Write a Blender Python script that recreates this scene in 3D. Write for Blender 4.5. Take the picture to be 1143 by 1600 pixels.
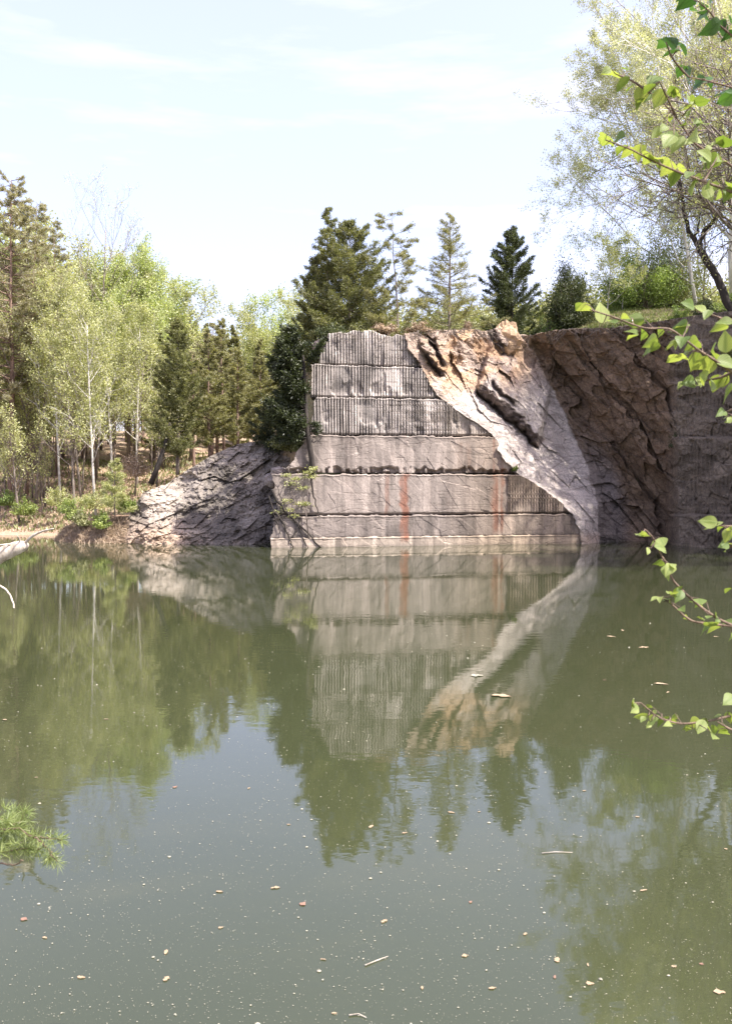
import bpy, math, random
import numpy as np
from mathutils import Vector
for o in list(bpy.data.objects): bpy.data.objects.remove(o)
S = bpy.context.scene
R = math.radians
# ------------------------------------------------------------------ camera
CAMH = 2.8; F = 1400.0; HOR = 750.0
PITCH = math.atan((800-HOR)/F)
cam = bpy.data.cameras.new('camera'); co = bpy.data.objects.new('camera', cam); S.collection.objects.link(co)
co.location = (0, 0, CAMH); co.rotation_euler = (R(90)-PITCH, 0, 0)
cam.sensor_fit = 'VERTICAL'; cam.sensor_height = 36; cam.lens = 36*F/1600
cam.dof.use_dof = True; cam.dof.focus_distance = 38; cam.dof.aperture_fstop = 10; cam.clip_start = 0.1; cam.clip_end = 3000
S.camera = co
# ------------------------------------------------------------------ light
SUN_AZ, SUN_EL = 121.0, 54.0                 # degrees clockwise from the view direction, degrees up
sv = Vector((math.sin(R(SUN_AZ))*math.cos(R(SUN_EL)), math.cos(R(SUN_AZ))*math.cos(R(SUN_EL)), math.sin(R(SUN_EL))))
sl = bpy.data.lights.new('sun', 'SUN'); so = bpy.data.objects.new('sun', sl); S.collection.objects.link(so)
sl.energy = 3.4; sl.angle = R(0.53); sl.color = (1, .95, .87)
so.rotation_euler = sv.to_track_quat('Z', 'Y').to_euler(); so.location = (20, -10, 40)
W = bpy.data.worlds.new('World'); S.world = W; W.use_nodes = True
wn, wl = W.node_tree.nodes, W.node_tree.links
for n in list(wn): wn.remove(n)
sky = wn.new('ShaderNodeTexSky'); sky.sky_type = 'NISHITA'; sky.sun_disc = False
sky.sun_elevation = R(SUN_EL); sky.sun_rotation = R(SUN_AZ); sky.air_density = 1.0; sky.dust_density = 4.0; sky.ozone_density = 2.6
tc = wn.new('ShaderNodeTexCoord'); mp = wn.new('ShaderNodeMapping'); mp.inputs['Scale'].default_value = (1.2, 1.2, 7)
mp.inputs['Rotation'].default_value = (0, R(7), 0)
ns = wn.new('ShaderNodeTexNoise'); ns.inputs['Scale'].default_value = 2.3; ns.inputs['Detail'].default_value = 6; ns.inputs['Roughness'].default_value = .55
cr = wn.new('ShaderNodeValToRGB'); cr.color_ramp.elements[0].position = .5; cr.color_ramp.elements[1].position = .78
cr.color_ramp.elements[0].color = (.30, .30, .30, 1); cr.color_ramp.elements[1].color = (.7, .7, .7, 1)
mx = wn.new('ShaderNodeMix'); mx.data_type = 'RGBA'; mx.inputs['B'].default_value = (3.75, 3.5, 3.75, 1)
bg = wn.new('ShaderNodeBackground'); bg.inputs['Strength'].default_value = .129
ow = wn.new('ShaderNodeOutputWorld')
wl.new(tc.outputs['Generated'], mp.inputs['Vector']); wl.new(mp.outputs[0], ns.inputs['Vector']); wl.new(ns.outputs['Fac'], cr.inputs[0])
wl.new(cr.outputs[0], mx.inputs['Factor']); tn_ = wn.new('ShaderNodeMixRGB'); tn_.blend_type = 'MULTIPLY'; tn_.inputs[0].default_value = 1; tn_.inputs[2].default_value = (1.03, .94, 1.08, 1); wl.new(sky.outputs[0], tn_.inputs[1]); wl.new(tn_.outputs[0], mx.inputs['A']); wl.new(mx.outputs['Result'], bg.inputs[0]); wl.new(bg.outputs[0], ow.inputs[0])
S.view_settings.view_transform = 'Standard'; S.view_settings.look = 'None'; S.view_settings.gamma = 1
S.view_settings.use_curve_mapping = False
S.view_settings.exposure = 1.75
S.render.resolution_x = 731; S.render.resolution_y = 1024
S.cycles.max_bounces = 6; S.cycles.transparent_max_bounces = 4

# ------------------------------------------------------------------ helpers
cp, sp = math.cos(PITCH), math.sin(PITCH)
def ray(px, py):
    px = np.asarray(px, float); py = np.asarray(py, float)
    u = (px-571.5)/F; v = -(py-800)/F
    return u, cp+v*sp, v*cp-sp                # x, y, z for one unit along the view axis
def P(px, py, Y):
    a, b, c = ray(px, py); k = Y/b
    return np.stack(np.broadcast_arrays(a*k, Y+0*k, CAMH+c*k), -1)
def PZ(px, py, z=0.):
    a, b, c = ray(px, py); k = (z-CAMH)/c
    return np.stack(np.broadcast_arrays(a*k, b*k, z+0*k), -1)
def smooth(x, a, b):
    t = np.clip((np.asarray(x, float)-a)/(b-a), 0, 1); return t*t*(3-2*t)
def _h(i, j, k, s):
    n = (i*374761393+j*668265263+k*2147483647+s*1274126177) & 0xffffffff
    n = ((n ^ (n >> 13))*1274126177) & 0xffffffff
    return ((n ^ (n >> 16)) & 0xffffff)/float(0xffffff)
def vn(x, y, z=0., s=0):
    x, y, z = np.broadcast_arrays(np.asarray(x, float), np.asarray(y, float), np.asarray(z, float))
    i = np.floor(x).astype(np.int64); j = np.floor(y).astype(np.int64); k = np.floor(z).astype(np.int64)
    a = x-i; b = y-j; c = z-k; a = a*a*(3-2*a); b = b*b*(3-2*b); c = c*c*(3-2*c)
    r = 0
    for di in (0, 1):
        for dj in (0, 1):
            for dk in (0, 1):
                r = r+_h(i+di, j+dj, k+dk, s)*(a if di else 1-a)*(b if dj else 1-b)*(c if dk else 1-c)
    return r
def fbm(x, y, z=0., s=0, o=4):
    r = 0; A = .5; f = 1.; T = 0
    for q in range(o):
        r = r+A*vn(np.asarray(x)*f, np.asarray(y)*f, np.asarray(z)*f, s+q*17); T += A; A *= .5; f *= 2.03
    return r/T
def facets(x, y, s=0, tilt=.6):
    """fractured rock: every Worley cell is its own tilted plane; returns height"""
    x = np.asarray(x, float); y = np.asarray(y, float)
    i = np.floor(x).astype(np.int64); j = np.floor(y).astype(np.int64)
    best = np.full(x.shape, 9e9); out = np.zeros(x.shape)
    for di in (-1, 0, 1):
        for dj in (-1, 0, 1):
            a, b = i+di, j+dj
            cx = a+_h(a, b, 0, s); cy = b+_h(a, b, 1, s)
            d = (x-cx)**2+(y-cy)**2
            hh = (_h(a, b, 2, s)-.5)+tilt*((x-cx)*(_h(a, b, 3, s)-.5)+(y-cy)*(_h(a, b, 4, s)-.5))*2
            m = d < best; best = np.where(m, d, best); out = np.where(m, hh, out)
    return out
def rbf(pts):
    A = np.array(pts, float); X = A[:, :2]/200.; n = len(A)
    def k(r2): return np.where(r2 > 0, r2*np.log(np.maximum(r2, 1e-12)), 0)
    D = ((X[:, None]-X[None])**2).sum(-1); K = k(D)+np.eye(n)*.02
    Q = np.c_[np.ones(n), X]; M = np.block([[K, Q], [Q.T, np.zeros((3, 3))]])
    w = np.linalg.solve(M, np.r_[A[:, 2], 0, 0, 0])
    def f(px, py):
        px, py = np.broadcast_arrays(np.asarray(px, float), np.asarray(py, float)); sh = px.shape
        q = np.stack([px.ravel(), py.ravel()], 1)/200.
        D = ((q[:, None]-X[None])**2).sum(-1)
        return (k(D)@w[:n]+w[n]+q@w[n+1:]).reshape(sh)
    return f
C = S.collection
def tag(o, label=None, cat=None, group=None, kind=None):
    for k, v in (('label', label), ('category', cat), ('group', group), ('kind', kind)):
        if v: o[k] = v
    return o
def link(name, me, mat=None, parent=None):
    o = bpy.data.objects.new(name, me); C.objects.link(o)
    if mat and me and not me.materials: me.materials.append(mat)
    if parent: o.parent = parent
    return o
def empty(name, loc=(0, 0, 0), label=None, cat=None, group=None, rz=0):
    o = bpy.data.objects.new(name, None); C.objects.link(o); o.location = [float(v) for v in loc]; o.rotation_euler[2] = rz
    o.empty_display_size = .3
    return tag(o, label, cat, group)
def mesh(name, V, Fc, smoothf=False, tone=None, col=None, uv=None):
    """V Nx3; Fc Mx4 / Mx3 array or list of such arrays"""
    me = bpy.data.meshes.new(name); V = np.asarray(V, np.float32)
    Fs = Fc if isinstance(Fc, list) else [Fc]
    Fs = [np.asarray(f, np.int32) for f in Fs if len(f)]
    me.vertices.add(len(V)); me.vertices.foreach_set('co', V.ravel())
    nl = sum(f.size for f in Fs); nf = sum(len(f) for f in Fs)
    me.loops.add(nl); me.loops.foreach_set('vertex_index', np.concatenate([f.ravel() for f in Fs]))
    tot = np.concatenate([np.full(len(f), f.shape[1], np.int32) for f in Fs])
    me.polygons.add(nf); me.polygons.foreach_set('loop_start', np.r_[0, np.cumsum(tot)[:-1]].astype(np.int32))
    me.polygons.foreach_set('loop_total', tot)
    me.polygons.foreach_set('use_smooth', np.full(nf, smoothf))
    me.update(calc_edges=True)
    if tone is not None:
        a = me.attributes.new('tone', 'FLOAT', 'FACE'); a.data.foreach_set('value', np.asarray(tone, np.float32))
    if col is not None:
        a = me.attributes.new('rockcol', 'FLOAT_COLOR', 'POINT'); c4 = np.c_[col, np.ones(len(col))].astype(np.float32)
        a.data.foreach_set('color', c4.ravel())
    if uv is not None:
        u = me.attributes.new('leafuv', 'FLOAT_VECTOR', 'POINT'); u.data.foreach_set('vector', np.c_[uv, np.zeros(len(uv))].astype(np.float32).ravel())
    return me
def gridfaces(nr, nc, flip=False):
    i = np.arange(nr-1)[:, None]*nc+np.arange(nc-1)[None]
    f = np.stack([i, i+1, i+nc+1, i+nc], -1).reshape(-1, 4)
    return f[:, ::-1] if flip else f
class Wood:
    def __init__(s): s.V = []; s.F = []; s.n = 0
    def tube(s, pts, r0, r1, k=6, cap=True):
        pts = np.asarray(pts, float); n = len(pts)
        rad = np.linspace(r0, r1, n) if np.isscalar(r0) else np.asarray(r0)
        t = np.gradient(pts, axis=0); t /= np.linalg.norm(t, axis=1)[:, None]+1e-9
        up = np.array([.13, .31, .94]) if abs(t[0, 2]) < .8 else np.array([1, .1, 0])
        a = np.cross(t, up); a /= np.linalg.norm(a, axis=1)[:, None]+1e-9; b = np.cross(t, a)
        th = np.arange(k)*2*math.pi/k
        ring = pts[:, None]+rad[:, None, None]*(np.cos(th)[None, :, None]*a[:, None]+np.sin(th)[None, :, None]*b[:, None])
        s.V.append(ring.reshape(-1, 3))
        i = (np.arange(n-1)*k)[:, None]; j = np.arange(k)[None]; j2 = (j+1) % k
        s.F.append((np.stack([i+j, i+j2, i+k+j2, i+k+j], -1).reshape(-1, 4))+s.n); s.n += n*k
        if cap:
            s.V.append(pts[[0, -1]]); c0, c1 = s.n, s.n+1; base = s.n-n*k; j = np.arange(k)
            s.F.append(np.stack([base+j, base+(j+1) % k, np.full(k, c0), np.full(k, c0)], -1)[:, :4][:, [1, 0, 2, 2]][:, :3])
            e = s.n-k; s.F.append(np.stack([e+j, e+(j+1) % k, np.full(k, c1)], -1)); s.n += 2
    def mesh(s, name, sm=True):
        f4 = [f for f in s.F if f.shape[1] == 4]; f3 = [f for f in s.F if f.shape[1] == 3]
        L = [np.concatenate(f4)]
        if f3: L.append(np.concatenate(f3))
        return mesh(name, np.concatenate(s.V), L, sm)
class Leaves:
    def __init__(s, rng): s.c = []; s.d = []; s.L = []; s.w = []; s.t = []; s.rng = rng
    def add(s, c, d, L, w, tone=None):
        n = len(c)
        s.c.append(c); s.d.append(d); s.L.append(np.broadcast_to(L, (n,))*(.6+.8*s.rng.random(n))); s.w.append(np.broadcast_to(w, (n,))*(.7+.6*s.rng.random(n)))
        s.t.append(np.clip((.5 if tone is None else tone)+s.rng.normal(0, .18, n), 0, 1))
    def arrays(s):
        c = np.concatenate(s.c); d = np.concatenate(s.d); L = np.concatenate(s.L)[:, None]; w = np.concatenate(s.w)[:, None]
        d = d/(np.linalg.norm(d, axis=1)[:, None]+1e-9)
        r = s.rng.normal(size=d.shape); q = np.cross(d, r); q /= np.linalg.norm(q, axis=1)[:, None]+1e-9
        nn = np.cross(d, q)
        V = np.stack([c-d*L*.5, c+q*w*.5+nn*w*.12-d*L*.05, c+d*L*.5, c-q*w*.5+nn*w*.12-d*L*.05], 1).reshape(-1, 3)
        return V, np.arange(len(c)*4).reshape(-1, 4), np.concatenate(s.t)
    def mesh(s, name):
        V, f, t = s.arrays(); return mesh(name, V, f, False, tone=t)

# ------------------------------------------------------------------ materials
def newmat(name):
    m = bpy.data.materials.new(name); m.use_nodes = True; nt = m.node_tree
    for n in list(nt.nodes): nt.nodes.remove(n)
    return m, nt.nodes, nt.links, nt.nodes.new('ShaderNodeOutputMaterial')
def N(nodes, t, **kw):
    n = nodes.new('ShaderNode'+t)
    for k, v in kw.items():
        if k in n.inputs.keys(): n.inputs[k].default_value = v
        else: setattr(n, k, v)
    return n
def ramp(nodes, stops):
    r = nodes.new('ShaderNodeValToRGB'); e = r.color_ramp.elements
    while len(e) < len(stops): e.new(.5)
    for q, (p, c) in zip(e, stops): q.position = p; q.color = (c[0], c[1], c[2], 1)
    return r
def leafmat(name, dark, light, trans=.35, gloss=.04, tcol=None, bright=1.):
    m, n, l, out = newmat(name)
    at = N(n, 'Attribute', attribute_name='tone'); oi = N(n, 'ObjectInfo')
    tx = N(n, 'TexCoord'); no = N(n, 'TexNoise', Scale=1.1, Detail=2.); l.new(tx.outputs['Object'], no.inputs['Vector'])
    ad = N(n, 'Math', operation='MULTIPLY_ADD'); l.new(no.outputs['Fac'], ad.inputs[0]); ad.inputs[1].default_value = .9; ad.inputs[2].default_value = -.45
    a2 = N(n, 'Math', operation='ADD', use_clamp=True); l.new(ad.outputs[0], a2.inputs[0]); l.new(at.outputs['Fac'], a2.inputs[1])
    rp = ramp(n, [(0, dark), (1, light)]); l.new(a2.outputs[0], rp.inputs[0])
    df = N(n, 'BsdfDiffuse'); tr = N(n, 'BsdfTranslucent'); gl = N(n, 'BsdfGlossy', Roughness=.45)
    l.new(rp.outputs[0], df.inputs['Color'])
    hs = N(n, 'MixRGB', blend_type='MULTIPLY'); hs.inputs[0].default_value = 1; l.new(rp.outputs[0], hs.inputs[1]); hs.inputs[2].default_value = (*(tcol or (1.25, 1.3, .6)), 1)
    l.new(hs.outputs[0], tr.inputs['Color'])
    mxs = N(n, 'MixShader'); mxs.inputs[0].default_value = trans; l.new(df.outputs[0], mxs.inputs[1]); l.new(tr.outputs[0], mxs.inputs[2])
    m2 = N(n, 'MixShader'); m2.inputs[0].default_value = gloss; l.new(mxs.outputs[0], m2.inputs[1]); l.new(gl.outputs[0], m2.inputs[2])
    l.new(m2.outputs[0], out.inputs[0]); return m
def barkmat(name, c1, c2, scale=6., rough=.9):
    m, n, l, out = newmat(name)
    tx = N(n, 'TexCoord'); mpp = N(n, 'Mapping'); mpp.inputs['Scale'].default_value = (1, 1, .25); l.new(tx.outputs['Object'], mpp.inputs[0])
    no = N(n, 'TexNoise', Scale=scale, Detail=6., Roughness=.65); l.new(mpp.outputs[0], no.inputs['Vector'])
    rp = ramp(n, [(.35, c1), (.65, c2)]); l.new(no.outputs['Fac'], rp.inputs[0])
    b = N(n, 'BsdfPrincipled', Roughness=rough); l.new(rp.outputs[0], b.inputs['Base Color'])
    bp = N(n, 'Bump', Strength=.6, Distance=.03); l.new(no.outputs['Fac'], bp.inputs['Height']); l.new(bp.outputs[0], b.inputs['Normal'])
    l.new(b.outputs[0], out.inputs[0]); return m
def rockmat(name, grain=9., strength=.8):
    """albedo comes from the painted rock zones, broken by grain, veins and lichen"""
    m, n, l, out = newmat(name)
    at = N(n, 'Attribute', attribute_name='rockcol'); tx = N(n, 'TexCoord')
    mpp = N(n, 'Mapping'); mpp.inputs['Rotation'].default_value = (0, R(50), 0); mpp.inputs['Scale'].default_value = (.35, 1, 1.6); l.new(tx.outputs['Object'], mpp.inputs[0])
    n1 = N(n, 'TexNoise', Scale=1.6, Detail=9., Roughness=.72); l.new(mpp.outputs[0], n1.inputs['Vector'])
    n2 = N(n, 'TexNoise', Scale=grain, Detail=8., Roughness=.75); l.new(tx.outputs['Object'], n2.inputs['Vector'])
    r1 = ramp(n, [(.3, (.55, .52, .5)), (.5, (1, 1, 1)), (.72, (1.35, 1.33, 1.3))]); l.new(n1.outputs['Fac'], r1.inputs[0])
    r2 = ramp(n, [(.32, (.5, .48, .47)), (.52, (1, 1, 1)), (.7, (1.3, 1.3, 1.3))]); l.new(n2.outputs['Fac'], r2.inputs[0])
    a = N(n, 'MixRGB', blend_type='MULTIPLY'); a.inputs[0].default_value = 1; l.new(at.outputs['Color'], a.inputs[1]); l.new(r1.outputs[0], a.inputs[2])
    b2 = N(n, 'MixRGB', blend_type='MULTIPLY'); b2.inputs[0].default_value = .9; l.new(a.outputs[0], b2.inputs[1]); l.new(r2.outputs[0], b2.inputs[2])
    vo = N(n, 'TexVoronoi', feature='DISTANCE_TO_EDGE', Scale=1.3); l.new(mpp.outputs[0], vo.inputs['Vector'])
    rv = ramp(n, [(0, (.25, .22, .2)), (.03, (1, 1, 1))]); l.new(vo.outputs['Distance'], rv.inputs[0])
    b3 = N(n, 'MixRGB', blend_type='MULTIPLY'); b3.inputs[0].default_value = .55; l.new(b2.outputs[0], b3.inputs[1]); l.new(rv.outputs[0], b3.inputs[2])
    p = N(n, 'BsdfPrincipled', Roughness=.85); l.new(b3.outputs[0], p.inputs['Base Color'])
    bp = N(n, 'Bump', Strength=strength, Distance=.12); l.new(n2.outputs['Fac'], bp.inputs['Height'])
    bq = N(n, 'Bump', Strength=strength, Distance=.25); l.new(n1.outputs['Fac'], bq.inputs['Height']); l.new(bq.outputs[0], bp.inputs['Normal'])
    l.new(bp.outputs[0], p.inputs['Normal']); l.new(p.outputs[0], out.inputs[0]); return m
M = {}
M['cedar'] = leafmat('cedar_foliage', (.08, .09, .035), (.26, .26, .11), .42)
M['cedar_dark'] = leafmat('dark_cedar_foliage', (.03, .042, .017), (.13, .15, .06), .32)
M['cedar_black'] = leafmat('blackish_cedar_foliage', (.012, .018, .008), (.065, .08, .028), .25)
M['pine'] = leafmat('pine_needles', (.13, .13, .06), (.33, .31, .15), .45)
M['pine_grey'] = leafmat('greyish_pine_needles', (.2, .185, .13), (.40, .37, .26), .5)
M['spring'] = leafmat('spring_leaf', (.2, .22, .09), (.54, .54, .28), .45)
M['bright'] = leafmat('bright_spring_leaf', (.24, .29, .12), (.52, .56, .27), .5)
M['pale'] = leafmat('pale_bud_leaf', (.36, .37, .24), (.68, .68, .52), .4)
M['green'] = leafmat('green_leaf', (.08, .13, .035), (.3, .38, .11), .4)
M['olive'] = leafmat('olive_foliage', (.12, .13, .055), (.34, .34, .16), .35)
M['dry'] = leafmat('dry_straw', (.2, .14, .09), (.5, .39, .27), .2, tcol=(1, .9, .7))
M['grass'] = leafmat('grass_blade', (.09, .13, .03), (.34, .4, .11), .35)
M['bark'] = barkmat('grey_bark', (.09, .07, .055), (.24, .2, .17))
M['bark_red'] = barkmat('reddish_pine_bark', (.1, .065, .05), (.27, .18, .14))
M['bark_dark'] = barkmat('dark_bark', (.014, .011, .009), (.05, .04, .033))
M['bark_white'] = barkmat('white_bark', (.3, .28, .25), (.7, .67, .62), 3.)
M['twig'] = barkmat('twig_bark', (.07, .045, .03), (.2, .14, .1), 30.)
M['dead'] = barkmat('bleached_wood', (.24, .2, .15), (.55, .5, .42), 14.)
M['rock'] = rockmat('quarry_rock', 9., .55); M['needle'] = leafmat('near_pine_needles', (.09, .13, .035), (.33, .38, .14), .4); M['rock_fine'] = rockmat('sloping_rock', 11., 1.)
# drilled and sawn bench stone: vertical weather streaks, rust runs, scratches
def benchmat():
    m, n, l, out = newmat('bench_stone')
    ge = N(n, 'NewGeometry'); at = N(n, 'Attribute', attribute_name='rockcol')
    mpp = N(n, 'Mapping'); mpp.inputs['Scale'].default_value = (2.2, 1, .18); l.new(ge.outputs['Position'], mpp.inputs[0])
    s1 = N(n, 'TexNoise', Scale=1.5, Detail=8., Roughness=.7); l.new(mpp.outputs[0], s1.inputs['Vector'])
    r1 = ramp(n, [(.3, (.42, .38, .37)), (.47, (.9, .88, .88)), (.56, (1.05, 1.03, 1.03)), (.7, (1.45, 1.42, 1.42))]); l.new(s1.outputs['Fac'], r1.inputs[0])
    s2 = N(n, 'TexNoise', Scale=11., Detail=9., Roughness=.75); l.new(ge.outputs['Position'], s2.inputs['Vector'])
    r2 = ramp(n, [(.3, (.6, .58, .57)), (.5, (1, 1, 1)), (.72, (1.35, 1.35, 1.35))]); l.new(s2.outputs['Fac'], r2.inputs[0])
    a = N(n, 'MixRGB', blend_type='MULTIPLY'); a.inputs[0].default_value = .9; l.new(at.outputs['Color'], a.inputs[1]); l.new(r1.outputs[0], a.inputs[2])
    b = N(n, 'MixRGB', blend_type='MULTIPLY'); b.inputs[0].default_value = .8; l.new(a.outputs[0], b.inputs[1]); l.new(r2.outputs[0], b.inputs[2])
    # diagonal cracks
    mq = N(n, 'Mapping'); mq.inputs['Rotation'].default_value = (0, R(38), 0); mq.inputs['Scale'].default_value = (.25, .3, 1.); l.new(ge.outputs['Position'], mq.inputs[0])
    s3 = N(n, 'TexNoise', Scale=.9, Detail=3.); l.new(mq.outputs[0], s3.inputs['Vector'])
    wv = N(n, 'TexNoise', Scale=.8, Detail=3., Distortion=.4); mr_ = N(n, 'Mapping'); mr_.inputs['Rotation'].default_value = (0, R(-52), 0); mr_.inputs['Scale'].default_value = (.16, .3, 1.5); l.new(ge.outputs['Position'], mr_.inputs[0]); l.new(mr_.outputs[0], wv.inputs['Vector'])
    k1 = N(n, 'Math', operation='MULTIPLY'); l.new(wv.outputs['Fac'], k1.inputs[0]); k1.inputs[1].default_value = 11.
    k2 = N(n, 'Math', operation='PINGPONG'); l.new(k1.outputs[0], k2.inputs[0]); k2.inputs[1].default_value = .5
    rv = ramp(n, [(0, (.5, .46, .44)), (.02, (.8, .78, .77)), (.06, (1, 1, 1)), (.5, (1, 1, 1))]); l.new(k2.outputs[0], rv.inputs[0])
    c = N(n, 'MixRGB', blend_type='MULTIPLY'); c.inputs[0].default_value = .7; l.new(b.outputs[0], c.inputs[1]); l.new(rv.outputs[0], c.inputs[2])
    p = N(n, 'BsdfPrincipled', Roughness=.8); l.new(c.outputs[0], p.inputs['Base Color'])
    b1 = N(n, 'Bump', Strength=.5, Distance=.03); l.new(s2.outputs['Fac'], b1.inputs['Height'])
    b2 = N(n, 'Bump', Strength=.7, Distance=.04); l.new(rv.outputs[0], b2.inputs['Height']); l.new(b1.outputs[0], b2.inputs['Normal'])
    l.new(b2.outputs[0], p.inputs['Normal']); l.new(p.outputs[0], out.inputs[0]); return m
M['bench'] = benchmat()
def groundmat():
    m, n, l, out = newmat('forest_floor')
    ge = N(n, 'NewGeometry'); sx = N(n, 'SeparateXYZ'); l.new(ge.outputs['Position'], sx.inputs[0])
    n1 = N(n, 'TexNoise', Scale=.6, Detail=8., Roughness=.7); l.new(ge.outputs['Position'], n1.inputs['Vector'])
    n2 = N(n, 'TexNoise', Scale=9., Detail=6., Roughness=.8); l.new(ge.outputs['Position'], n2.inputs['Vector'])
    r1 = ramp(n, [(.35, (.22, .15, .1)), (.55, (.40, .28, .2)), (.7, (.52, .38, .29))]); l.new(n2.outputs['Fac'], r1.inputs[0])
    r2 = ramp(n, [(.3, (.09, .12, .03)), (.6, (.2, .24, .07)), (.75, (.34, .3, .14))]); l.new(n2.outputs['Fac'], r2.inputs[0])
    hz = N(n, 'MapRange'); hz.inputs['From Min'].default_value = -4.; hz.inputs['From Max'].default_value = 0.; l.new(sx.outputs['X'], hz.inputs['Value'])
    k = N(n, 'MapRange'); k.inputs['From Min'].default_value = .45; k.inputs['From Max'].default_value = .6; l.new(n1.outputs['Fac'], k.inputs['Value'])
    mm = N(n, 'Math', operation='MULTIPLY_ADD', use_clamp=True); l.new(k.outputs[0], mm.inputs[0]); mm.inputs[1].default_value = .35; l.new(hz.outputs[0], mm.inputs[2])
    mi = N(n, 'MixRGB'); l.new(mm.outputs[0], mi.inputs[0]); l.new(r1.outputs[0], mi.inputs[1]); l.new(r2.outputs[0], mi.inputs[2])
    p = N(n, 'BsdfPrincipled', Roughness=.95); l.new(mi.outputs[0], p.inputs['Base Color'])
    b1 = N(n, 'Bump', Strength=.9, Distance=.08); l.new(n2.outputs['Fac'], b1.inputs['Height']); l.new(b1.outputs[0], p.inputs['Normal'])
    l.new(p.outputs[0], out.inputs[0]); return m
M['ground'] = groundmat()
def watermat():
    m, n, l, out = newmat('murky_water')
    ge = N(n, 'NewGeometry')
    n0 = N(n, 'TexNoise', Scale=.12, Detail=4.); l.new(ge.outputs['Position'], n0.inputs['Vector'])
    rp = ramp(n, [(.35, (.034, .040, .018)), (.65, (.042, .048, .023))]); l.new(n0.outputs['Fac'], rp.inputs[0])
    p = N(n, 'BsdfPrincipled', Roughness=.03, IOR=1.56); l.new(rp.outputs[0], p.inputs['Base Color'])
    mp1 = N(n, 'Mapping'); mp1.inputs['Scale'].default_value = (1, 1.7, 1); l.new(ge.outputs['Position'], mp1.inputs[0])
    n1 = N(n, 'TexNoise', Scale=3.2, Detail=3., Roughness=.5); l.new(mp1.outputs[0], n1.inputs['Vector'])
    n2 = N(n, 'TexNoise', Scale=.35, Detail=2.); l.new(ge.outputs['Position'], n2.inputs['Vector'])
    mk = N(n, 'MapRange'); mk.inputs['From Min'].default_value = .42; mk.inputs['From Max'].default_value = .62; mk.inputs['To Min'].default_value = .25; l.new(n2.outputs['Fac'], mk.inputs['Value'])
    mu = N(n, 'Math', operation='MULTIPLY'); l.new(n1.outputs['Fac'], mu.inputs[0]); l.new(mk.outputs[0], mu.inputs[1])
    b = N(n, 'Bump', Strength=1., Distance=.0017); l.new(mu.outputs[0], b.inputs['Height']); l.new(b.outputs[0], p.inputs['Normal'])
    l.new(p.outputs[0], out.inputs[0]); return m
M['water'] = watermat()
def simple(name, col, rough=.7):
    m, n, l, out = newmat(name); p = N(n, 'BsdfPrincipled', Roughness=rough)
    tx = N(n, 'TexCoord'); no = N(n, 'TexNoise', Scale=20., Detail=4.); l.new(tx.outputs['Object'], no.inputs['Vector'])
    rp = ramp(n, [(.3, [c*.7 for c in col]), (.7, [min(1, c*1.2) for c in col])]); l.new(no.outputs['Fac'], rp.inputs[0])
    l.new(rp.outputs[0], p.inputs['Base Color']); l.new(p.outputs[0], out.inputs[0]); return m
M['speck'] = simple('pale_pollen', (.3, .28, .21)); M['deadleaf'] = simple('tan_dead_leaf', (.32, .24, .15)); M['redleaf'] = simple('reddish_dead_leaf', (.22, .13, .09))

# ------------------------------------------------------------------ terrain and water
WALLK = .195
def wallY(x): return 37.75+WALLK*x
POLY = np.array([(-5, 1.6), (3, 1.2), (12, 2), (21, 8), (23, 18), (21, 27), (18.0, 33), (15.6, 37), (13.8, 39.8), (11.4, 41.3), (9.6, 43.2), (8, 44.3), (6, 42.8), (4, 41.2),
                 (2.2, 39.6), (-1.9, 38.6), (-3.6, 40.5), (-6.5, 43.2), (-9.4, 41.4), (-13.8, 40.6), (-14.8, 44.2), (-17.5, 45.6), (-26, 46), (-28, 38), (-22, 24), (-13, 12), (-8, 5)], float)
def sdist(x, y):
    x = np.asarray(x, float); y = np.asarray(y, float); d = np.full(x.shape, 1e9); ins = np.zeros(x.shape, bool)
    n = len(POLY)
    for i in range(n):
        a = POLY[i]; b = POLY[(i+1) % n]; e = b-a
        t = np.clip(((x-a[0])*e[0]+(y-a[1])*e[1])/(e@e), 0, 1)
        d = np.minimum(d, np.hypot(x-a[0]-t*e[0], y-a[1]-t*e[1]))
        c = ((a[1] > y) != (b[1] > y)) & (x < (b[0]-a[0])*(y-a[1])/(b[1]-a[1]+1e-12)+a[0]); ins ^= c
    return np.where(ins, -d, d)
def plateau(x, y):
    ridge = smooth(x, 3, 14)
    return 8.75+1.15*smooth(x, 6, 15)+np.clip(y-41, 0, 12)*.27*ridge*smooth(x, 2, 12)+np.clip(y-53, 0, 60)*.05*ridge*smooth(x, 2, 12)*np.exp(-np.clip(y-60, 0, 99)/60.)
def terrain(x, y):
    s = sdist(x, y)
    cliff = smooth(x+.0*y, -6.5, -2.0)*smooth(y, 12, 24)
    cliff = cliff*(1-smooth(y, 60, 110)*(1-smooth(x, 0, 40)))
    low = np.where(s < 0, np.maximum(-1.4, s*.35), np.where(s < 15, s*.27, 4.05+(s-15)*.035))
    low = low+(fbm(x*.12, y*.12, 0, 5)-.5)*1.6*smooth(s, 2, 20)+(fbm(x*.9, y*.9, 0, 6)-.5)*.35*smooth(s, .5, 4)
    low = np.where(y < 8, np.minimum(low, 1.1), low)
    low = np.minimum(low+.05*np.clip(s-15, 0, 99), 10.5)
    hi = np.where(s < 0, -1.4, -1.4+(plateau(x, y)+1.4)*smooth(s, .9, 1.7))+(fbm(x*.5, y*.5, 0, 7)-.5)*.5*smooth(s, 2, 6)
    return low*(1-cliff)+hi*cliff
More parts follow.
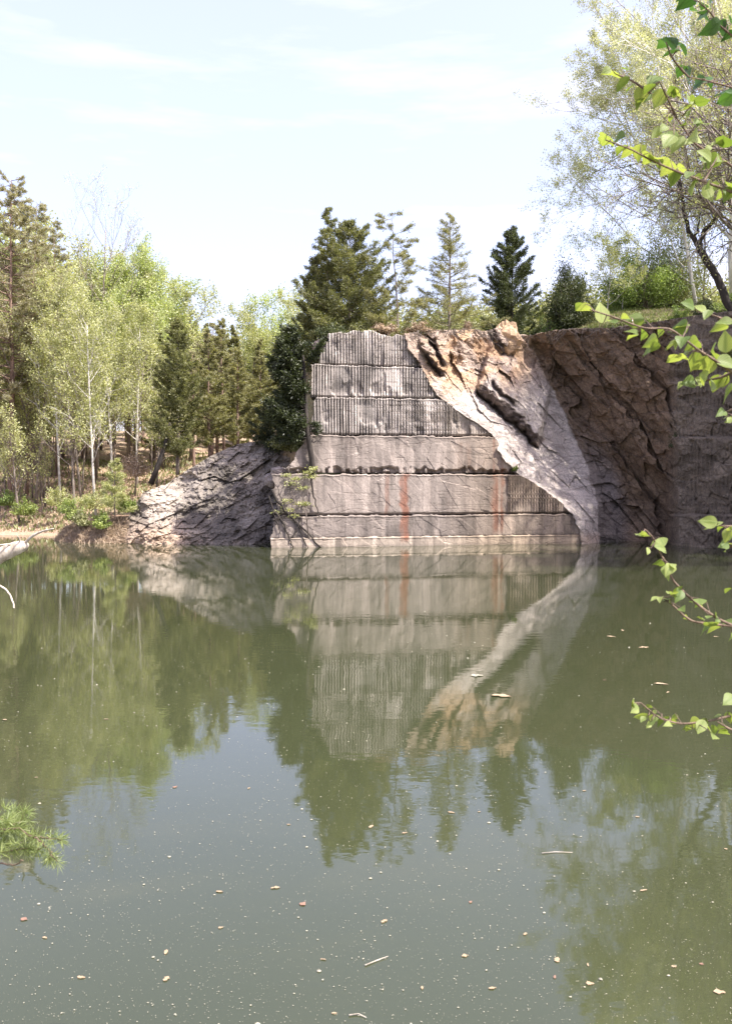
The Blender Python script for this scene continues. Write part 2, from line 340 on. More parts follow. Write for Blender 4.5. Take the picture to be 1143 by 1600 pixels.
def axis(lo, hi, a, b, fine, far):
    return np.unique(np.r_[-np.geomspace(1, -lo+a+1, 34)[::-1]+a+1, np.arange(a, b, fine), np.geomspace(1, hi-b+1, 34)+b-1])
gx = axis(-900, 900, -34, 34, .45, 0); gy = axis(-200, 1200, 0, 72, .45, 0)
X, Y = np.meshgrid(gx, gy); Z = terrain(X, Y)
tag(link('ground', mesh('ground', np.stack([X, Y, Z], -1).reshape(-1, 3), gridfaces(len(gy), len(gx)), True), M['ground']), kind='structure')
wx = np.array([-40., 40.]); wy = np.array([-12., 62.]); X, Y = np.meshgrid(wx, wy)
tag(link('water', mesh('water', np.stack([X, Y, 0*X], -1).reshape(-1, 3), gridfaces(2, 2)), M['water']), kind='structure')
def gz(x, y): return float(terrain(np.array([x]), np.array([y]))[0])

# ------------------------------------------------------------------ the stepped quarry wall
def wallpt(px, py, back=0.):
    """point of the wall plane (pushed back by `back`) seen at photo position px, py"""
    a, b, c = ray(px, py); k = (37.75+back)/(b-WALLK*a)
    return a*k, b*k, CAMH+c*k
CURVE = np.array([(505, 624), (530, 632), (572, 655), (600, 672), (622, 690), (640, 713), (660, 742), (678, 768), (700, 778), (720, 790), (738, 806), (755, 834), (775, 862), (790, 880), (803, 891), (825, 901), (850, 906), (870, 908)], float)
def curve(py): return np.interp(py, CURVE[:, 0], CURVE[:, 1])+(fbm(np.asarray(py)/16., 3.3, 0, 15)-.5)*13+(vn(np.asarray(py)/3.2, 1.7, 0, 16)-.5)*3.2
wall = empty('quarry_wall', (2.5, 38.3, 0), 'pale grey stepped quarry wall of six drilled benches rising from the water', 'quarry wall')
Wloc = np.array([2.5, 38.3, 0])
# rows: name, py top, py bottom, left px top, left px bottom, setback, drilled
rng = np.random.default_rng(3)
def zz(py): return CAMH+(HOR-py)/F*38.0*1.0
LAY = [(519, 572, 514, 497, .50, 'all'), (572, 622, 488, 486, .40, 'all'), (622, 680, 491, 482, .28, 'all'), (681, 739, 482, 444, .12, ''), (741, 804, 424, 432, .0, 'right'), (805, 838, 427, 424, -.06, ''), (838, 866, 424, 424, -.12, '')]
def pycol(z): return HOR-(z-CAMH)*F/38.0
for li, (pt, pb, lt, lb, back, drill) in enumerate(LAY):
    zt, zb = zz(pt), zz(pb)
    nr = max(14, int((zt-zb)/.045)); nc = 640
    v = np.linspace(0, 1, nr)[:, None]; u = np.linspace(0, 1, nc)[None]
    z = zb+(zt-zb)*v+0*u; py = pycol(z)
    xl, _, _ = wallpt(lb+(lt-lb)*v, py, back); xr, _, _ = wallpt(curve(py), py, back)
    edge = (fbm(z*3, li*7., 0, 11)-.5)*.25
    xl = xl+edge*(1.6 if li in (3, 4) else 1.); x = xl+(xr-xl)*u
    Yp = 37.75+back+WALLK*x
    per = .122
    ph = x/per+(fbm(x*.7, z*.3, li, 21)-.5)*.8
    g = np.abs(np.sin(math.pi*ph))**.8                      # 1 between holes, 0 in a hole
    if drill == 'all': dm = np.ones_like(x)
    elif drill == 'right': dm = (x > wallpt(793, 770)[0]).astype(float)
    else: dm = np.zeros_like(x)
    hole = np.floor(ph); hr = _h(hole.astype(np.int64), np.full(hole.shape, li), 3, 9)
    fade = .18+.82*smooth(fbm(x*.9, z*.7, li*3, 31), .36, .52)
    disp = -dm*(.085*g*fade*(.6+.8*hr))
    # broken-out pockets between the holes, mostly at the foot of each bench
    pocket = smooth(fbm(x*1.7, z*.9, li*5., 41), .60, .68)*(1-smooth(v, .1, .75))*dm
    hp = (hr > .93)*smooth(vn(x*3, z*1.3, li, 44), .35, .6)*dm
    disp = disp+pocket*.14+hp*.08
    # smooth benches: shallow diagonal scars
    sc = facets(x*.9+z*.75, z*.5-x*.35, 50+li, .6)+.5*facets(x*1.9+z*1.7, z*.9-x*.5, 57+li, .8)
    disp = disp+(1-dm)*(.024*sc+.03*(fbm(x*3+z, z*2, li, 51, 5)-.5)-.02*np.abs(np.sin(math.pi*x/.6))*0)
    disp = disp+(fbm(x*.5, z*.5, li, 61)-.5)*.12
    if li == 3:                                         # ragged undercut above the next bench
        rag = smooth(fbm(x*5, 1., 0, 71)*.6+.4*vn(x*9, z*5, 0, 72), .3, .6)
        disp = disp+.28*(1-smooth(z-zb, .05+.12*vn(x*4, 0, 0, 73), .12+.22*vn(x*4, 0, 0, 73)))*rag
    if li in (0, 1, 2, 4): disp = disp+.10*(1-smooth(z-zb, .0, .07+.05*vn(x*3, 1, 1, 74)))
    disp = disp-.03*smooth(z-zt, -.12, -.02)*(1 if li > 0 else 0)+smooth(z, zt-.03, zt)*(.05+.12*vn(x*5, 2, li, 75))
    zz2 = z+(vn(x*2.2, 0, li, 76)-.5)*.06*smooth(v, .8, 1)*(1 if li < 6 else 0)+(vn(x*9, 0, li, 77)-.5)*.05*smooth(v, .9, 1)
    if li == 0: zz2 = zz2+(fbm(x*1.3, 0, 0, 78)-.5)*.45*smooth(v, .6, 1)
    Yf = Yp+disp
    G = np.stack([x, Yf, zz2], -1)
    bot = G[0].copy(); bot[:, 1] += 1.0; top1 = G[-1].copy(); top1[:, 1] += .5; top1[:, 2] += .02; top2 = G[-1].copy(); top2[:, 1] += 2.2; top2[:, 2] -= .12
    if li: top1[:, 2] = zt-.01; top2[:, 2] = zt-.05
    G = np.concatenate([bot[None], G, top1[None], top2[None]], 0)
    Lc = G[:, :1].copy(); Lc[..., 1] = np.maximum(Lc[..., 1], G[..., :1, 1])+1.6; Lc[..., 0] += .15
    Rc = G[:, -1:].copy(); Rc[..., 1] += 1.6; Rc[..., 0] -= .1
    G = np.concatenate([Lc, G, Rc], 1)
    xx, zz_ = G[..., 0], G[..., 2]; pxx = 571.5+xx/(G[..., 1])*F
    base = np.array([.255, .23, .206]); col = np.ones(xx.shape+(3,))*base
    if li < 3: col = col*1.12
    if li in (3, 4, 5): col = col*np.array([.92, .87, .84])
    if dm.max() > 0:
        gg = np.ones(xx.shape); gg[1:1+nr, 1:-1] = 1-dm*fade*(1-smooth(g, .15, .75))*.62*(.5+.8*hr); gg[1:1+nr, 1:-1] *= 1+.55*dm*smooth(g, .8, 1)*smooth(fbm(x*2, z*1.2, li, 95), .35, .6); gg = np.clip(gg, .2, 2); col = col*gg[..., None]  # dark lichen in the holes, highlights painted onto the ridges between
    bl = smooth(fbm(xx*1.8, zz_*.35, li, 96), .54, .64); col = col*(1-.32*bl[..., None]); wl_ = smooth(fbm(xx*2.6, zz_*.3, li, 97), .56, .66); col = col*(1+.4*wl_[..., None])
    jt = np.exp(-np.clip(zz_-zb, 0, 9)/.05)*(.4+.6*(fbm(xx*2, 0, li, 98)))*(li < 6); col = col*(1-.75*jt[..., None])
    warm = smooth(xx, 2.5, 6)[..., None]; col = col*(1-warm)+col*np.array([1.02, .95, .84])*warm
    def stain(c, w, p0, p1, tint, k=1.):
        global col
        pz = HOR-(zz_-CAMH)*F/38
        wob = (fbm(zz_*2.2, c, 0, 81)-.5)*w*1.2
        mk = (1-smooth(np.abs(pxx-c-wob), w*.45, w*1.1))*smooth(pz, p0-3, p0+3)*(1-smooth(pz, p1-14, p1))*k*(.15+1.1*smooth(fbm(xx*9, zz_*.8, c, 82), .3, .65))
        col = col*(1-mk[..., None])+np.array(tint)*mk[..., None]
    stain(604, 4, 742, 812, (.18, .1, .07), .6); stain(632, 8, 741, 852, (.22, .115, .08), .9)
    stain(778, 11, 684, 840, (.21, .11, .07), .8); stain(815, 9, 684, 700, (.2, .12, .08), .4)
    stain(720, 14, 690, 742, (.26, .17, .12), .35)
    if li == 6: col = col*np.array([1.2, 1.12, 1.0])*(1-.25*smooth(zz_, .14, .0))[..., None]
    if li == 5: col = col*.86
    # tree-shade dapple painted dark into the stone colour at the top left
    dapple = smooth(fbm(xx*.9, zz_*.7, 2, 91), .5, .62)*(1-smooth(xx, 0, 4))*smooth(zz_, 4, 7); col = col*(1-.45*dapple[..., None])
    G = G-Wloc
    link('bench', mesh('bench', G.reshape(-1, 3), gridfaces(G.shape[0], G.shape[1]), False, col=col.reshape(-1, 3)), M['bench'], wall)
if True:                                                # long dark joints running down the left end
    w = Wood()
    def crack(pts, r):
        q = [np.array(wallpt(a, b, -.02+.0*a))-Wloc for a, b in pts]; w.tube(q, r, r*.5, 5)

# ------------------------------------------------------------------ sloping slab and overhanging face (one cliff)
CP = []
for py in (510, 540, 572, 600, 622, 650, 678, 705, 738, 770, 803, 825, 850, 870):
    c = float(curve(py)); CP.append((c, py, float(wallpt(c, py, np.interp(py, [520, 600, 650, 710, 770, 820, 850], [.5, .4, .28, .12, 0, -.06, -.12]))[1])-.12))
CP += [(700, 520, 40.2), (760, 518, 41.8), (820, 535, 43.2), (720, 600, 39.6), (760, 630, 40.0), (800, 600, 41.4), (850, 620, 42.6), (850, 700, 41.2), (905, 680, 42.9), (880, 760, 40.7), (930, 740, 41.7),
       (926, 790, 40.0), (926, 850, 39.6), (926, 870, 39.5), (950, 820, 40.9), (950, 865, 40.9), (835, 570, 43.6), (870, 610, 43.6), (942, 740, 42.5), (972, 800, 41.7), (1000, 850, 40.9), (1000, 872, 40.9),
       (870, 520, 42.2), (950, 512, 40.9), (1040, 505, 39.7), (930, 600, 41.9), (1000, 620, 40.5), (1040, 640, 39.9), (980, 700, 41.4), (1020, 760, 40.7), (1035, 850, 40.2), (1035, 872, 40.2),
       (1060, 540, 39.1), (1062, 700, 39.3), (1065, 850, 39.4), (1143, 500, 37.4), (1143, 700, 37.4), (1143, 860, 37.5), (1300, 520, 33), (1300, 860, 33), (1500, 520, 29), (1500, 860, 29), (1800, 500, 24), (1800, 860, 24)]
fY = rbf(CP)
cols = np.r_[np.linspace(0, 1, 330)]
TOPX = [600, 635, 655, 700, 740, 760, 775, 790, 810, 830, 860, 900, 960, 1000, 1040, 1090, 1143, 1400, 1800]
TOPY = [522, 521, 518, 516, 515, 518, 512, 513, 524, 524, 517, 514, 512, 507, 500, 492, 486, 460, 400]
rows = 250
v = np.linspace(0, 1, rows)[:, None]
pxr = np.r_[np.linspace(0, 1, 330), 1+np.linspace(.03, 1, 40)]      # second part is off to the right
def lay(pxg, vv):
    top = np.interp(pxg, TOPX, TOPY); return 872+(top-872)*vv
# iterate: px depends on curve(py)
px = 620+(1175-620)*np.minimum(pxr[None], 1)+np.maximum(pxr[None]-1, 0)*620+0*v
for _ in range(4):
    py = lay(px, v); c = curve(py)
    t = np.minimum(pxr[None], 1); px = c+(1175-c)*t+np.maximum(pxr[None]-1, 0)*620
py = lay(px, v)
D = fY(px, py)
# junction line between the lit slope and the overhanging face
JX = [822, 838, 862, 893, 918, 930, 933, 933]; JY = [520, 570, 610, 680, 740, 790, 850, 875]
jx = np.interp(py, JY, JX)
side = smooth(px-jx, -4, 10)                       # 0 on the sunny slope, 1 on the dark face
rw = smooth(px, 1035, 1062)                        # 1 on the drilled right wall
u_ = (px*math.cos(R(52))+py*math.sin(R(52))); v_ = (px*math.sin(R(52))-py*math.cos(R(52)))
nz = fbm(px/60, py/60, 0, 101)
saw = lambda t: (t-np.floor(t))
d_dark = -.5*(saw(v_/58+nz*1.1)-.5)*(.4+vn(u_/90, v_/60, 0, 102))+.3*facets(u_/120, v_/26, 103, 1.2)+.12*facets(u_/40, v_/16, 104, .9)+.22*facets(px/42, py/34, 107, 1.)+.1*facets(px/17, py/14, 108, .9)+.05*facets(u_/14, v_/6, 105, .6)+(fbm(u_/50, v_/18, 0, 106, 5)-.5)*.45
d_pale = .16*facets(u_/60, v_/18, 110, .7)+.05*facets(u_/14, v_/8, 111, .7)+(fbm(px/40, py/40, 0, 112, 5)-.5)*.35+(fbm(px/7, py/7, 0, 113, 3)-.5)*.06
up = 1-smooth(py, 560, 640)
d_pale = d_pale+up*(.45*facets(u_/38, v_/16, 115, .9)+.12*facets(px/9, py/9, 116, .7))*smooth(px-curve(py), 6, 30)
d_wall = .08*facets(px/60, py/45, 120, .3)+.10*np.abs(np.sin(px*math.pi/6.2+2*fbm(px/60, py/90, 0, 123)))*smooth(fbm(px/25, py/20, 0, 121), .35, .55)+(fbm(px/40, py/30, 0, 122)-.5)*.5-.5*(smooth(py, 803, 806)+smooth(py, 682, 685)+smooth(py, 596, 599))+.12*facets(px/30, py/22, 124, .8)
disp = (1-side)*d_pale+side*((1-rw)*d_dark+rw*d_wall)
def gash(x0, y0, x1, y1, w, dep, tail):
    """a slab standing proud to the right of a line: its shaded cut end faces left"""
    L = math.hypot(x1-x0, y1-y0); ux, uy = (x1-x0)/L, (y1-y0)/L
    a = (px-x0)*ux+(py-y0)*uy; b = (px-x0)*(-uy)+(py-y0)*ux; b = -b+(fbm(px/13, py/13, 0, 118, 4)-.5)*13+(vn(px/4, py/4, 0, 119)-.5)*3
    end = smooth(a+b*.5, -3, 4)*(1-smooth(a+b*.6, L-4, L+6))
    return -dep*end*np.clip(b/w+.0, 0, 1)*(1-smooth(b, w+2, tail))+dep*.55*end*np.exp(-((b-0)/3.5)**2)
disp = disp+(1-side)*(gash(744, 612, 838, 700, 20, .95, 120)+gash(662, 556, 690, 588, 9, .6, 30)+gash(672, 530, 694, 572, 8, .7, 30)+gash(652, 541, 668, 552, 6, .4, 20)+gash(768, 596, 802, 634, 5, .3, 22)+gash(716, 546, 722, 560, 4, .25, 12)+gash(762, 520, 786, 555, 12, .6, 36))
lip = 1-smooth(px-curve(py), 0, 10); disp = disp*(1-.85*lip)
D = D+disp
G = P(px, py, D)
first = G[:, :1].copy(); first[..., 1] += .6; first[..., 0] -= .05
G = np.concatenate([first, G], 1); pxx = np.concatenate([px[:, :1], px], 1); pyy = np.concatenate([py[:, :1], py], 1)
sd = np.concatenate([side[:, :1], side], 1); rww = np.concatenate([rw[:, :1], rw], 1)
tops = []
for k, dy in enumerate((.35, 1.0, 2.0, 3.4)):
    q = G[-1].copy(); q[:, 1] += dy*.95; q[:, 0] += dy*.3*smooth(q[:, 0], 9, 13)
    tz = plateau(q[:, 0], q[:, 1])+.0
    q[:, 2] = q[:, 2]+(fbm(q[:, 0]*2, q[:, 1]*2, 0, 130)-.4)*.3
    a = (0, .35, .8, 1)[k]; q[:, 2] = q[:, 2]*(1-a)+(tz-.1*k)*a
    tops.append(q)
G = np.concatenate([G, np.array(tops)], 0)
def ext(a): return np.concatenate([a, np.repeat(a[-1:], 4, 0)], 0)
pxx, pyy, sd, rww = map(ext, (pxx, pyy, sd, rww))
nrm = fbm(pxx/45, pyy/45, 0, 140)
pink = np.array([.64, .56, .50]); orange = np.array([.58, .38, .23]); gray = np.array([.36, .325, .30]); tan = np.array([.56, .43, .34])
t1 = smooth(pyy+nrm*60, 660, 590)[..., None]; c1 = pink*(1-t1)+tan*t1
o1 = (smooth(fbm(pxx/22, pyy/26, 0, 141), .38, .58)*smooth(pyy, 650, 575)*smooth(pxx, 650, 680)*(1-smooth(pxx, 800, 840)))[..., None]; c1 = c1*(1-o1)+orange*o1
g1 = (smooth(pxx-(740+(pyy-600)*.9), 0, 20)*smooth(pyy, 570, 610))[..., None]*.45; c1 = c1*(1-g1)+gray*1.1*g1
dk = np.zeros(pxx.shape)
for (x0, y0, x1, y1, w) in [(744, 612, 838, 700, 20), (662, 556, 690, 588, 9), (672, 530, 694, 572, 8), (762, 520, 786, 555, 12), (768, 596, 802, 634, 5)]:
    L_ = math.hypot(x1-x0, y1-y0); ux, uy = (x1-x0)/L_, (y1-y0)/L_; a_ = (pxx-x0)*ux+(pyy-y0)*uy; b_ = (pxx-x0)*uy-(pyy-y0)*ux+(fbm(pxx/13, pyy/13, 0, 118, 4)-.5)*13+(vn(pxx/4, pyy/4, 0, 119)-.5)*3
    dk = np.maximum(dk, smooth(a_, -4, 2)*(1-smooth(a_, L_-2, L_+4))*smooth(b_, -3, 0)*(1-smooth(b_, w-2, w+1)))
c1 = c1*(1-dk[..., None])+np.array([.17, .13, .11])*dk[..., None]  # shade on the slabs' cut ends is put into the rock colour
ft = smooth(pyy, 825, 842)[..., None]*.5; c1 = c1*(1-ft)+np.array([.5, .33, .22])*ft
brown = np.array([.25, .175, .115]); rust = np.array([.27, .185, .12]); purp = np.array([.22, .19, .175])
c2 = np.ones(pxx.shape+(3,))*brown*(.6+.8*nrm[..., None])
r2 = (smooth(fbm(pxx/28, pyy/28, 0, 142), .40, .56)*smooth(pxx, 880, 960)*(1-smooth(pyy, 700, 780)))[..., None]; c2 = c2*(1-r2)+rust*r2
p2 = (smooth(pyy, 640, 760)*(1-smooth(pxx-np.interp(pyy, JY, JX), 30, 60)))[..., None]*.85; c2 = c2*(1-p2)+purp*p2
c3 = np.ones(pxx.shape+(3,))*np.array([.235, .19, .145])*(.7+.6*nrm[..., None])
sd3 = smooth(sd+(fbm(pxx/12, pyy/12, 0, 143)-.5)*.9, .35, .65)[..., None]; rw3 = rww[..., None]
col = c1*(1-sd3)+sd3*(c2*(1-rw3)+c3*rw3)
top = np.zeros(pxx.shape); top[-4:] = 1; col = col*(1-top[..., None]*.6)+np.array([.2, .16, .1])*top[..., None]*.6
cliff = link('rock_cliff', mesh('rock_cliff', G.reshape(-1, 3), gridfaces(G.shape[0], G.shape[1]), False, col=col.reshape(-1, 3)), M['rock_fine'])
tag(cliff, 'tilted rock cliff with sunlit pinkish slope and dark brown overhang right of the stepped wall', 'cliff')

# ------------------------------------------------------------------ left rock mound
MP = [(180, 850, 40.2), (210, 850, 39.4), (300, 850, 39.1), (400, 850, 39.2), (440, 850, 39.6), (500, 850, 40.5), (180, 790, 41.4), (225, 770, 41.2), (290, 740, 42.2), (350, 705, 43.0), (400, 690, 43.6), (450, 685, 43.5), (520, 660, 43.5),
      (300, 800, 40.5), (360, 780, 40.8), (400, 800, 40.5), (250, 810, 40.2), (440, 780, 41.2), (520, 780, 42.)]
fM = rbf(MP)
px = np.linspace(186, 520, 210)[None]; v = np.linspace(0, 1, 130)[:, None]
mt = np.interp(px, [186, 205, 225, 260, 290, 330, 370, 400, 430, 450, 470, 520], [835, 800, 768, 757, 736, 712, 694, 690, 688, 680, 664, 640])
py = 868+(mt-868)*v; px = px+0*v
u_ = (px*math.cos(R(-28))+py*math.sin(R(-28))); v_ = (-px*math.sin(R(-28))+py*math.cos(R(-28)))
D = fM(px, py)+.17*facets(u_/60, v_/26, 201, 1.1)+.2*facets(u_/22, v_/9, 202, .9)+.09*facets(px/7, py/6, 203, .9)+.04*facets(px/3.4, py/3, 207, .9)+(fbm(px/45, py/40, 0, 204, 6)-.5)*1.5
G = P(px, py, D)
tops = []
for k, dy in enumerate((.4, 1.2, 2.6)):
    q = G[-1].copy(); q[:, 1] += dy; q[:, 2] += (-.02, -.15, -1.2)[k]+(fbm(q[:, 0]*2, q[:, 1]*2, 0, 205)-.5)*.3; tops.append(q)
G = np.concatenate([G, np.array(tops)], 0); Lc = G[:, :1].copy(); Lc[..., 1] += 1.2; Lc[..., 0] -= .3; G = np.concatenate([Lc, G], 1)
pxx = 571.5+G[..., 0]/G[..., 1]*F; pyy = HOR-(G[..., 2]-CAMH)*F/G[..., 1]
nn = fbm(pxx/30, pyy/30, 0, 206)[..., None]
col = np.array([.225, .195, .165])*(.55+.9*smooth(nn, .25, .75))*(.88+.3*(1-smooth(pxx, 250, 310)))[..., None]  # left end painted lighter, standing in for sunlight on the mound
w_ = (smooth(pyy, 800, 845)*(1-smooth(pxx, 260, 320)))[..., None]*.6; col = col*(1-w_)+np.array([.42, .29, .19])*w_
tag(link('rock_mound', mesh('rock_mound', G.reshape(-1, 3), gridfaces(G.shape[0], G.shape[1]), False, col=col.reshape(-1, 3)), M['rock']),
    'broken grey rock mound between the stepped wall and the wooded bank', 'rock outcrop')

# loose rocks
def boulder(name, px_, py_, Y_, sx, sy, sz, seed, colr, label, cat='rock', group=None):
    n1, n2 = 16, 22; th = np.linspace(.02, math.pi-.02, n1)[:, None]; ph = np.linspace(0, 2*math.pi, n2)[None]
    d = np.stack([np.sin(th)*np.cos(ph), np.sin(th)*np.sin(ph), np.cos(th)+0*ph], -1)
    f = 1+.35*facets(d[..., 0]*1.6+seed, d[..., 2]*1.6+d[..., 1], seed, .6)+.25*(fbm(d[..., 0]*2+seed, d[..., 1]*2, d[..., 2]*2, seed)-.5)
    f[:, -1] = f[:, 0]
    V = d*f[..., None]*np.array([sx, sy, sz]); V[..., 2] += 0
    o = link(name, mesh(name, V.reshape(-1, 3), gridfaces(n1, n2), False, col=np.ones((n1*n2, 3))*colr*(.8+.4*np.random.default_rng(seed).random((n1*n2, 1)))), M['rock'])
    o.location = [float(t) for t in P(px_, py_, Y_)]; return tag(o, label, cat, group)
boulder('boulder', 792, 530, 42.3, .62, .5, .75, 5, (.5, .35, .22), 'orange boulder perched at the top of the pink slope', 'boulder')
boulder('boulder', 436, 736, 38.0, .38, .4, .22, 6, (.3, .25, .22), 'loose brown rock wedged at the left end of the smooth bench', 'rock')
boulder('boulder', 424, 752, 38.2, .3, .4, .3, 7, (.28, .24, .22), 'loose brown rock below the wedged one at the left end of the wall', 'rock')
boulder('boulder', 500, 541, 39.2, .32, .35, .28, 8, (.42, .33, .28), 'pinkish rock beside the drooping dark cedar at the top left of the wall', 'rock')

# ------------------------------------------------------------------ trees
def conifer(H, Rr, seed, kind='cedar', tb=.06, dens=1., leafL=.13, leafW=.05, lean=0., trunk_r=None, tips=None, k_branch=None):
    rng = np.random.default_rng(seed); wd = Wood(); lv = Leaves(rng)
    tr = trunk_r or H*.014
    zt = np.linspace(0, H, 12); off = np.cumsum(rng.normal(0, .012*H/6, (12, 2)), 0); off[0] = 0
    tp = np.c_[off[:, 0]+lean*(zt/H)**1.5, off[:, 1], zt]
    wd.tube(tp, tr*(1-zt/H*.93)**1., None, 8)
    nb = k_branch or int(H*(24 if kind == 'cedar' else 15))
    azs = rng.random(nb)*6.28; asym = rng.random(7)*.5+.75
    for i in range(nb):
        t = tb+(1-tb)*((i+rng.random())/nb)
        if kind == 'cedar': pr = (1-t)**.6*(.55+.45*min(1, (t-tb)*6+.3)); el = rng.normal(28, 12)
        elif kind == 'open': pr = (1-t)**.8; el = rng.normal(14, 8)
        else: pr = (.35+.65*math.sin(min(1, (t-tb)/(1-tb)*1.25)*math.pi*.8))*(1.02-t)**.45; el = rng.normal(12, 14)
        az = azs[i]; m = asym[int(az/6.28*7) % 7]
        L = max(.15, Rr*pr*(.4+.9*rng.random()**.8)*m*(1.25 if rng.random() > .9 else 1))
        b0 = np.array([np.interp(t*H, zt, tp[:, 0]), np.interp(t*H, zt, tp[:, 1]), t*H])
        e = R(el); dh = np.array([math.cos(az)*math.cos(e), math.sin(az)*math.cos(e), math.sin(e)])
        s = np.linspace(0, 1, 6)[:, None]
        bend = np.array([0, 0, 1.])*L*(.22 if kind != 'pine' else .12)*s**2-np.array([0, 0, 1.])*L*.12*s
        bp = b0+dh*L*s+bend+rng.normal(0, .025*L, (6, 3))*s
        wd.tube(bp, max(.006, tr*.28*(1-t*.6)), .004, 3, False)
        if kind == 'cedar':
            n = int(L*50*dens)+11; q = .12+.88*rng.random(n)**.75; tl = .26*L*(1.05-q)+.10
        elif kind == 'open':
            n = int(L*44*dens)+9; q = .2+.8*rng.random(n)**.8; tl = .22*L*(1.1-q)+.10
        else:
            n = int(L*36*dens)+8; q = .35+.65*rng.random(n)**.6; tl = .2*L*(1.1-q)+.12
        # twigs off the branch, tufts of leaves on each twig
        idx = q*5; i0 = np.minimum(idx.astype(int), 4); fr = (idx-i0)[:, None]; bpt = bp[i0]*(1-fr)+bp[i0+1]*fr
        side = np.where(rng.random(n) > .5, 1., -1.)[:, None]*np.array([-math.sin(az), math.cos(az), 0])
        td = dh*.7+side*(.3+.8*rng.random((n, 1)))+np.array([0, 0, 1.])*rng.normal(.15, .35, (n, 1))+rng.normal(0, .2, (n, 3)); td /= np.linalg.norm(td, axis=1)[:, None]
        k = 5; leafL_ = leafL*.85; leafW_ = leafW*.62
        s2 = rng.random((n, k, 1)); c = bpt[:, None]+td[:, None]*tl[:, None, None]*s2*1.2+rng.normal(0, .035, (n, k, 3))
        dd = td[:, None]+rng.normal(0, .55 if kind != 'pine' else .8, (n, k, 3))
        tn = np.repeat(rng.normal(.5, .2, n), k)
        lv.add(c.reshape(-1, 3), dd.reshape(-1, 3), leafL_, leafW_, tn)
    return wd, lv
def broad(H, seed, spread=.35, leaf=.08, nleaf=9000, levels=4, first=.3, trunk_r=None, lean=(0, 0), up=.25, droop=0., kids=(9, 5, 4), wob=.12, lw=.7, twigs=True):
    rng = np.random.default_rng(seed); wd = Wood(); tw = []; tr = trunk_r or H*.011
    def grow(p, d, L, r, lev):
        n = 7 if lev == 0 else 5
        pts = [p]; dd = d.copy()
        for i in range(n-1):
            dd = dd+rng.normal(0, wob*(1 if lev else .35), 3)+np.array([0, 0, up if lev else .05])*.35-np.array([0, 0, droop if lev > 1 else 0]); dd /= np.linalg.norm(dd)
            pts.append(pts[-1]+dd*L/(n-1))
        pts = np.array(pts); wd.tube(pts, r, max(.003, r*(.22 if lev == 0 else .3)), 8 if lev == 0 else (5 if lev == 1 else 3), lev == 0)
        if lev >= levels-1: tw.append(pts); return
        if lev == levels-2: tw.append(pts[2:])
        nk = kids[min(lev, len(kids)-1)]
        for j in range(nk):
            t = first+(1-first)*(j+rng.random())/nk if lev == 0 else .25+.75*(j+rng.random())/nk
            t = min(t, .99); ii = t*(n-1); a = int(ii); b = pts[a]+(pts[min(a+1, n-1)]-pts[a])*(ii-a)
            az = rng.random()*6.28+j*2.4
            ax = pts[min(a+1, n-1)]-pts[a]; ax /= np.linalg.norm(ax)
            q = np.cross(ax, [math.cos(az), math.sin(az), .3]); q /= np.linalg.norm(q)+1e-9
            ang = R(rng.uniform(28, 58)); nd = ax*math.cos(ang)+q*math.sin(ang)
            LL = L*(spread*(1.25-.75*t)+.08 if lev == 0 else .55*(1.15-.5*t))*rng.uniform(.7, 1.25)
            grow(b, nd, LL, r*(1-.7*t)*.5 if lev == 0 else r*.5, lev+1)
    L0 = H; d0 = np.array([lean[0], lean[1], 1.]); d0 /= np.linalg.norm(d0)
    grow(np.zeros(3), d0, L0, tr, 0)
    lv = Leaves(rng); k = rng.integers(0, len(tw), nleaf)
    A = np.array([tt[np.linspace(0, len(tt)-1, 3).astype(int)] for tt in tw])[k]
    t = rng.random((nleaf, 1))**.8*2; i0 = np.minimum(t.astype(int), 1)[:, 0]; fr = t-i0[:, None]
    c = A[np.arange(nleaf), i0]*(1-fr)+A[np.arange(nleaf), i0+1]*fr+rng.normal(0, leaf*1.3, (nleaf, 3))
    d = rng.normal(0, 1, (nleaf, 3))+np.array([0, 0, -.3]); tn = rng.normal(.5, .18, len(tw))[k]
    lv.add(c, d, leaf, leaf*lw, tn)
    return wd, lv
def bush(Rx, Rz, seed, n=6000, leaf=.08, stems=14, lw=.6, hollow=.35, sq=1.):
    rng = np.random.default_rng(seed); wd = Wood(); lv = Leaves(rng)
    for i in range(stems):
        az = rng.random()*6.28; r = Rx*rng.random()**.6*.9; e = np.array([math.cos(az)*r, math.sin(az)*r*sq, Rz*2*(.5+.5*rng.random())*(1-.5*(r/Rx)**2)])
        s = np.linspace(0, 1, 5)[:, None]; wd.tube(e*s+rng.normal(0, .05*Rx, (5, 3))*s+np.array([0, 0, -.05]), .012+.01*Rx, .004, 4, False)
    tips = []
    for i in range(max(stems, 16)):
        az = rng.random()*6.28; r = Rx*rng.random()**.55; zz_ = Rz*2*(.25+.85*rng.random())*(1-.6*(r/Rx)**2); tips.append((math.cos(az)*r, math.sin(az)*r*sq, zz_))
    tips = np.array(tips); k = rng.integers(0, len(tips), n); t = (hollow+(1-hollow)*rng.random((n, 1))**.6)
    c = tips[k]*t+rng.normal(0, 1, (n, 3))*np.array([Rx, Rx, Rz])*rng.choice([.07, .13, .2], (n, 1), p=[.35, .4, .25])
    c[:, 2] = np.abs(c[:, 2])
    lv.add(c, rng.normal(0, .9, c.shape)+tips[k]*.3, leaf, leaf*lw, rng.normal(.5, .18, len(tips))[k])
    return wd, lv
def plant(kind, wd, lv, loc, bark, fol, label, cat='tree', group=None, rz=0., parts=('trunk', 'crown')):
    r = empty(kind, loc, label, cat, group, rz)
    if wd: link(parts[0], wd.mesh(parts[0]), M[bark], r)
    if lv: link(parts[1], lv.mesh(parts[1]), M[fol], r)
    return r
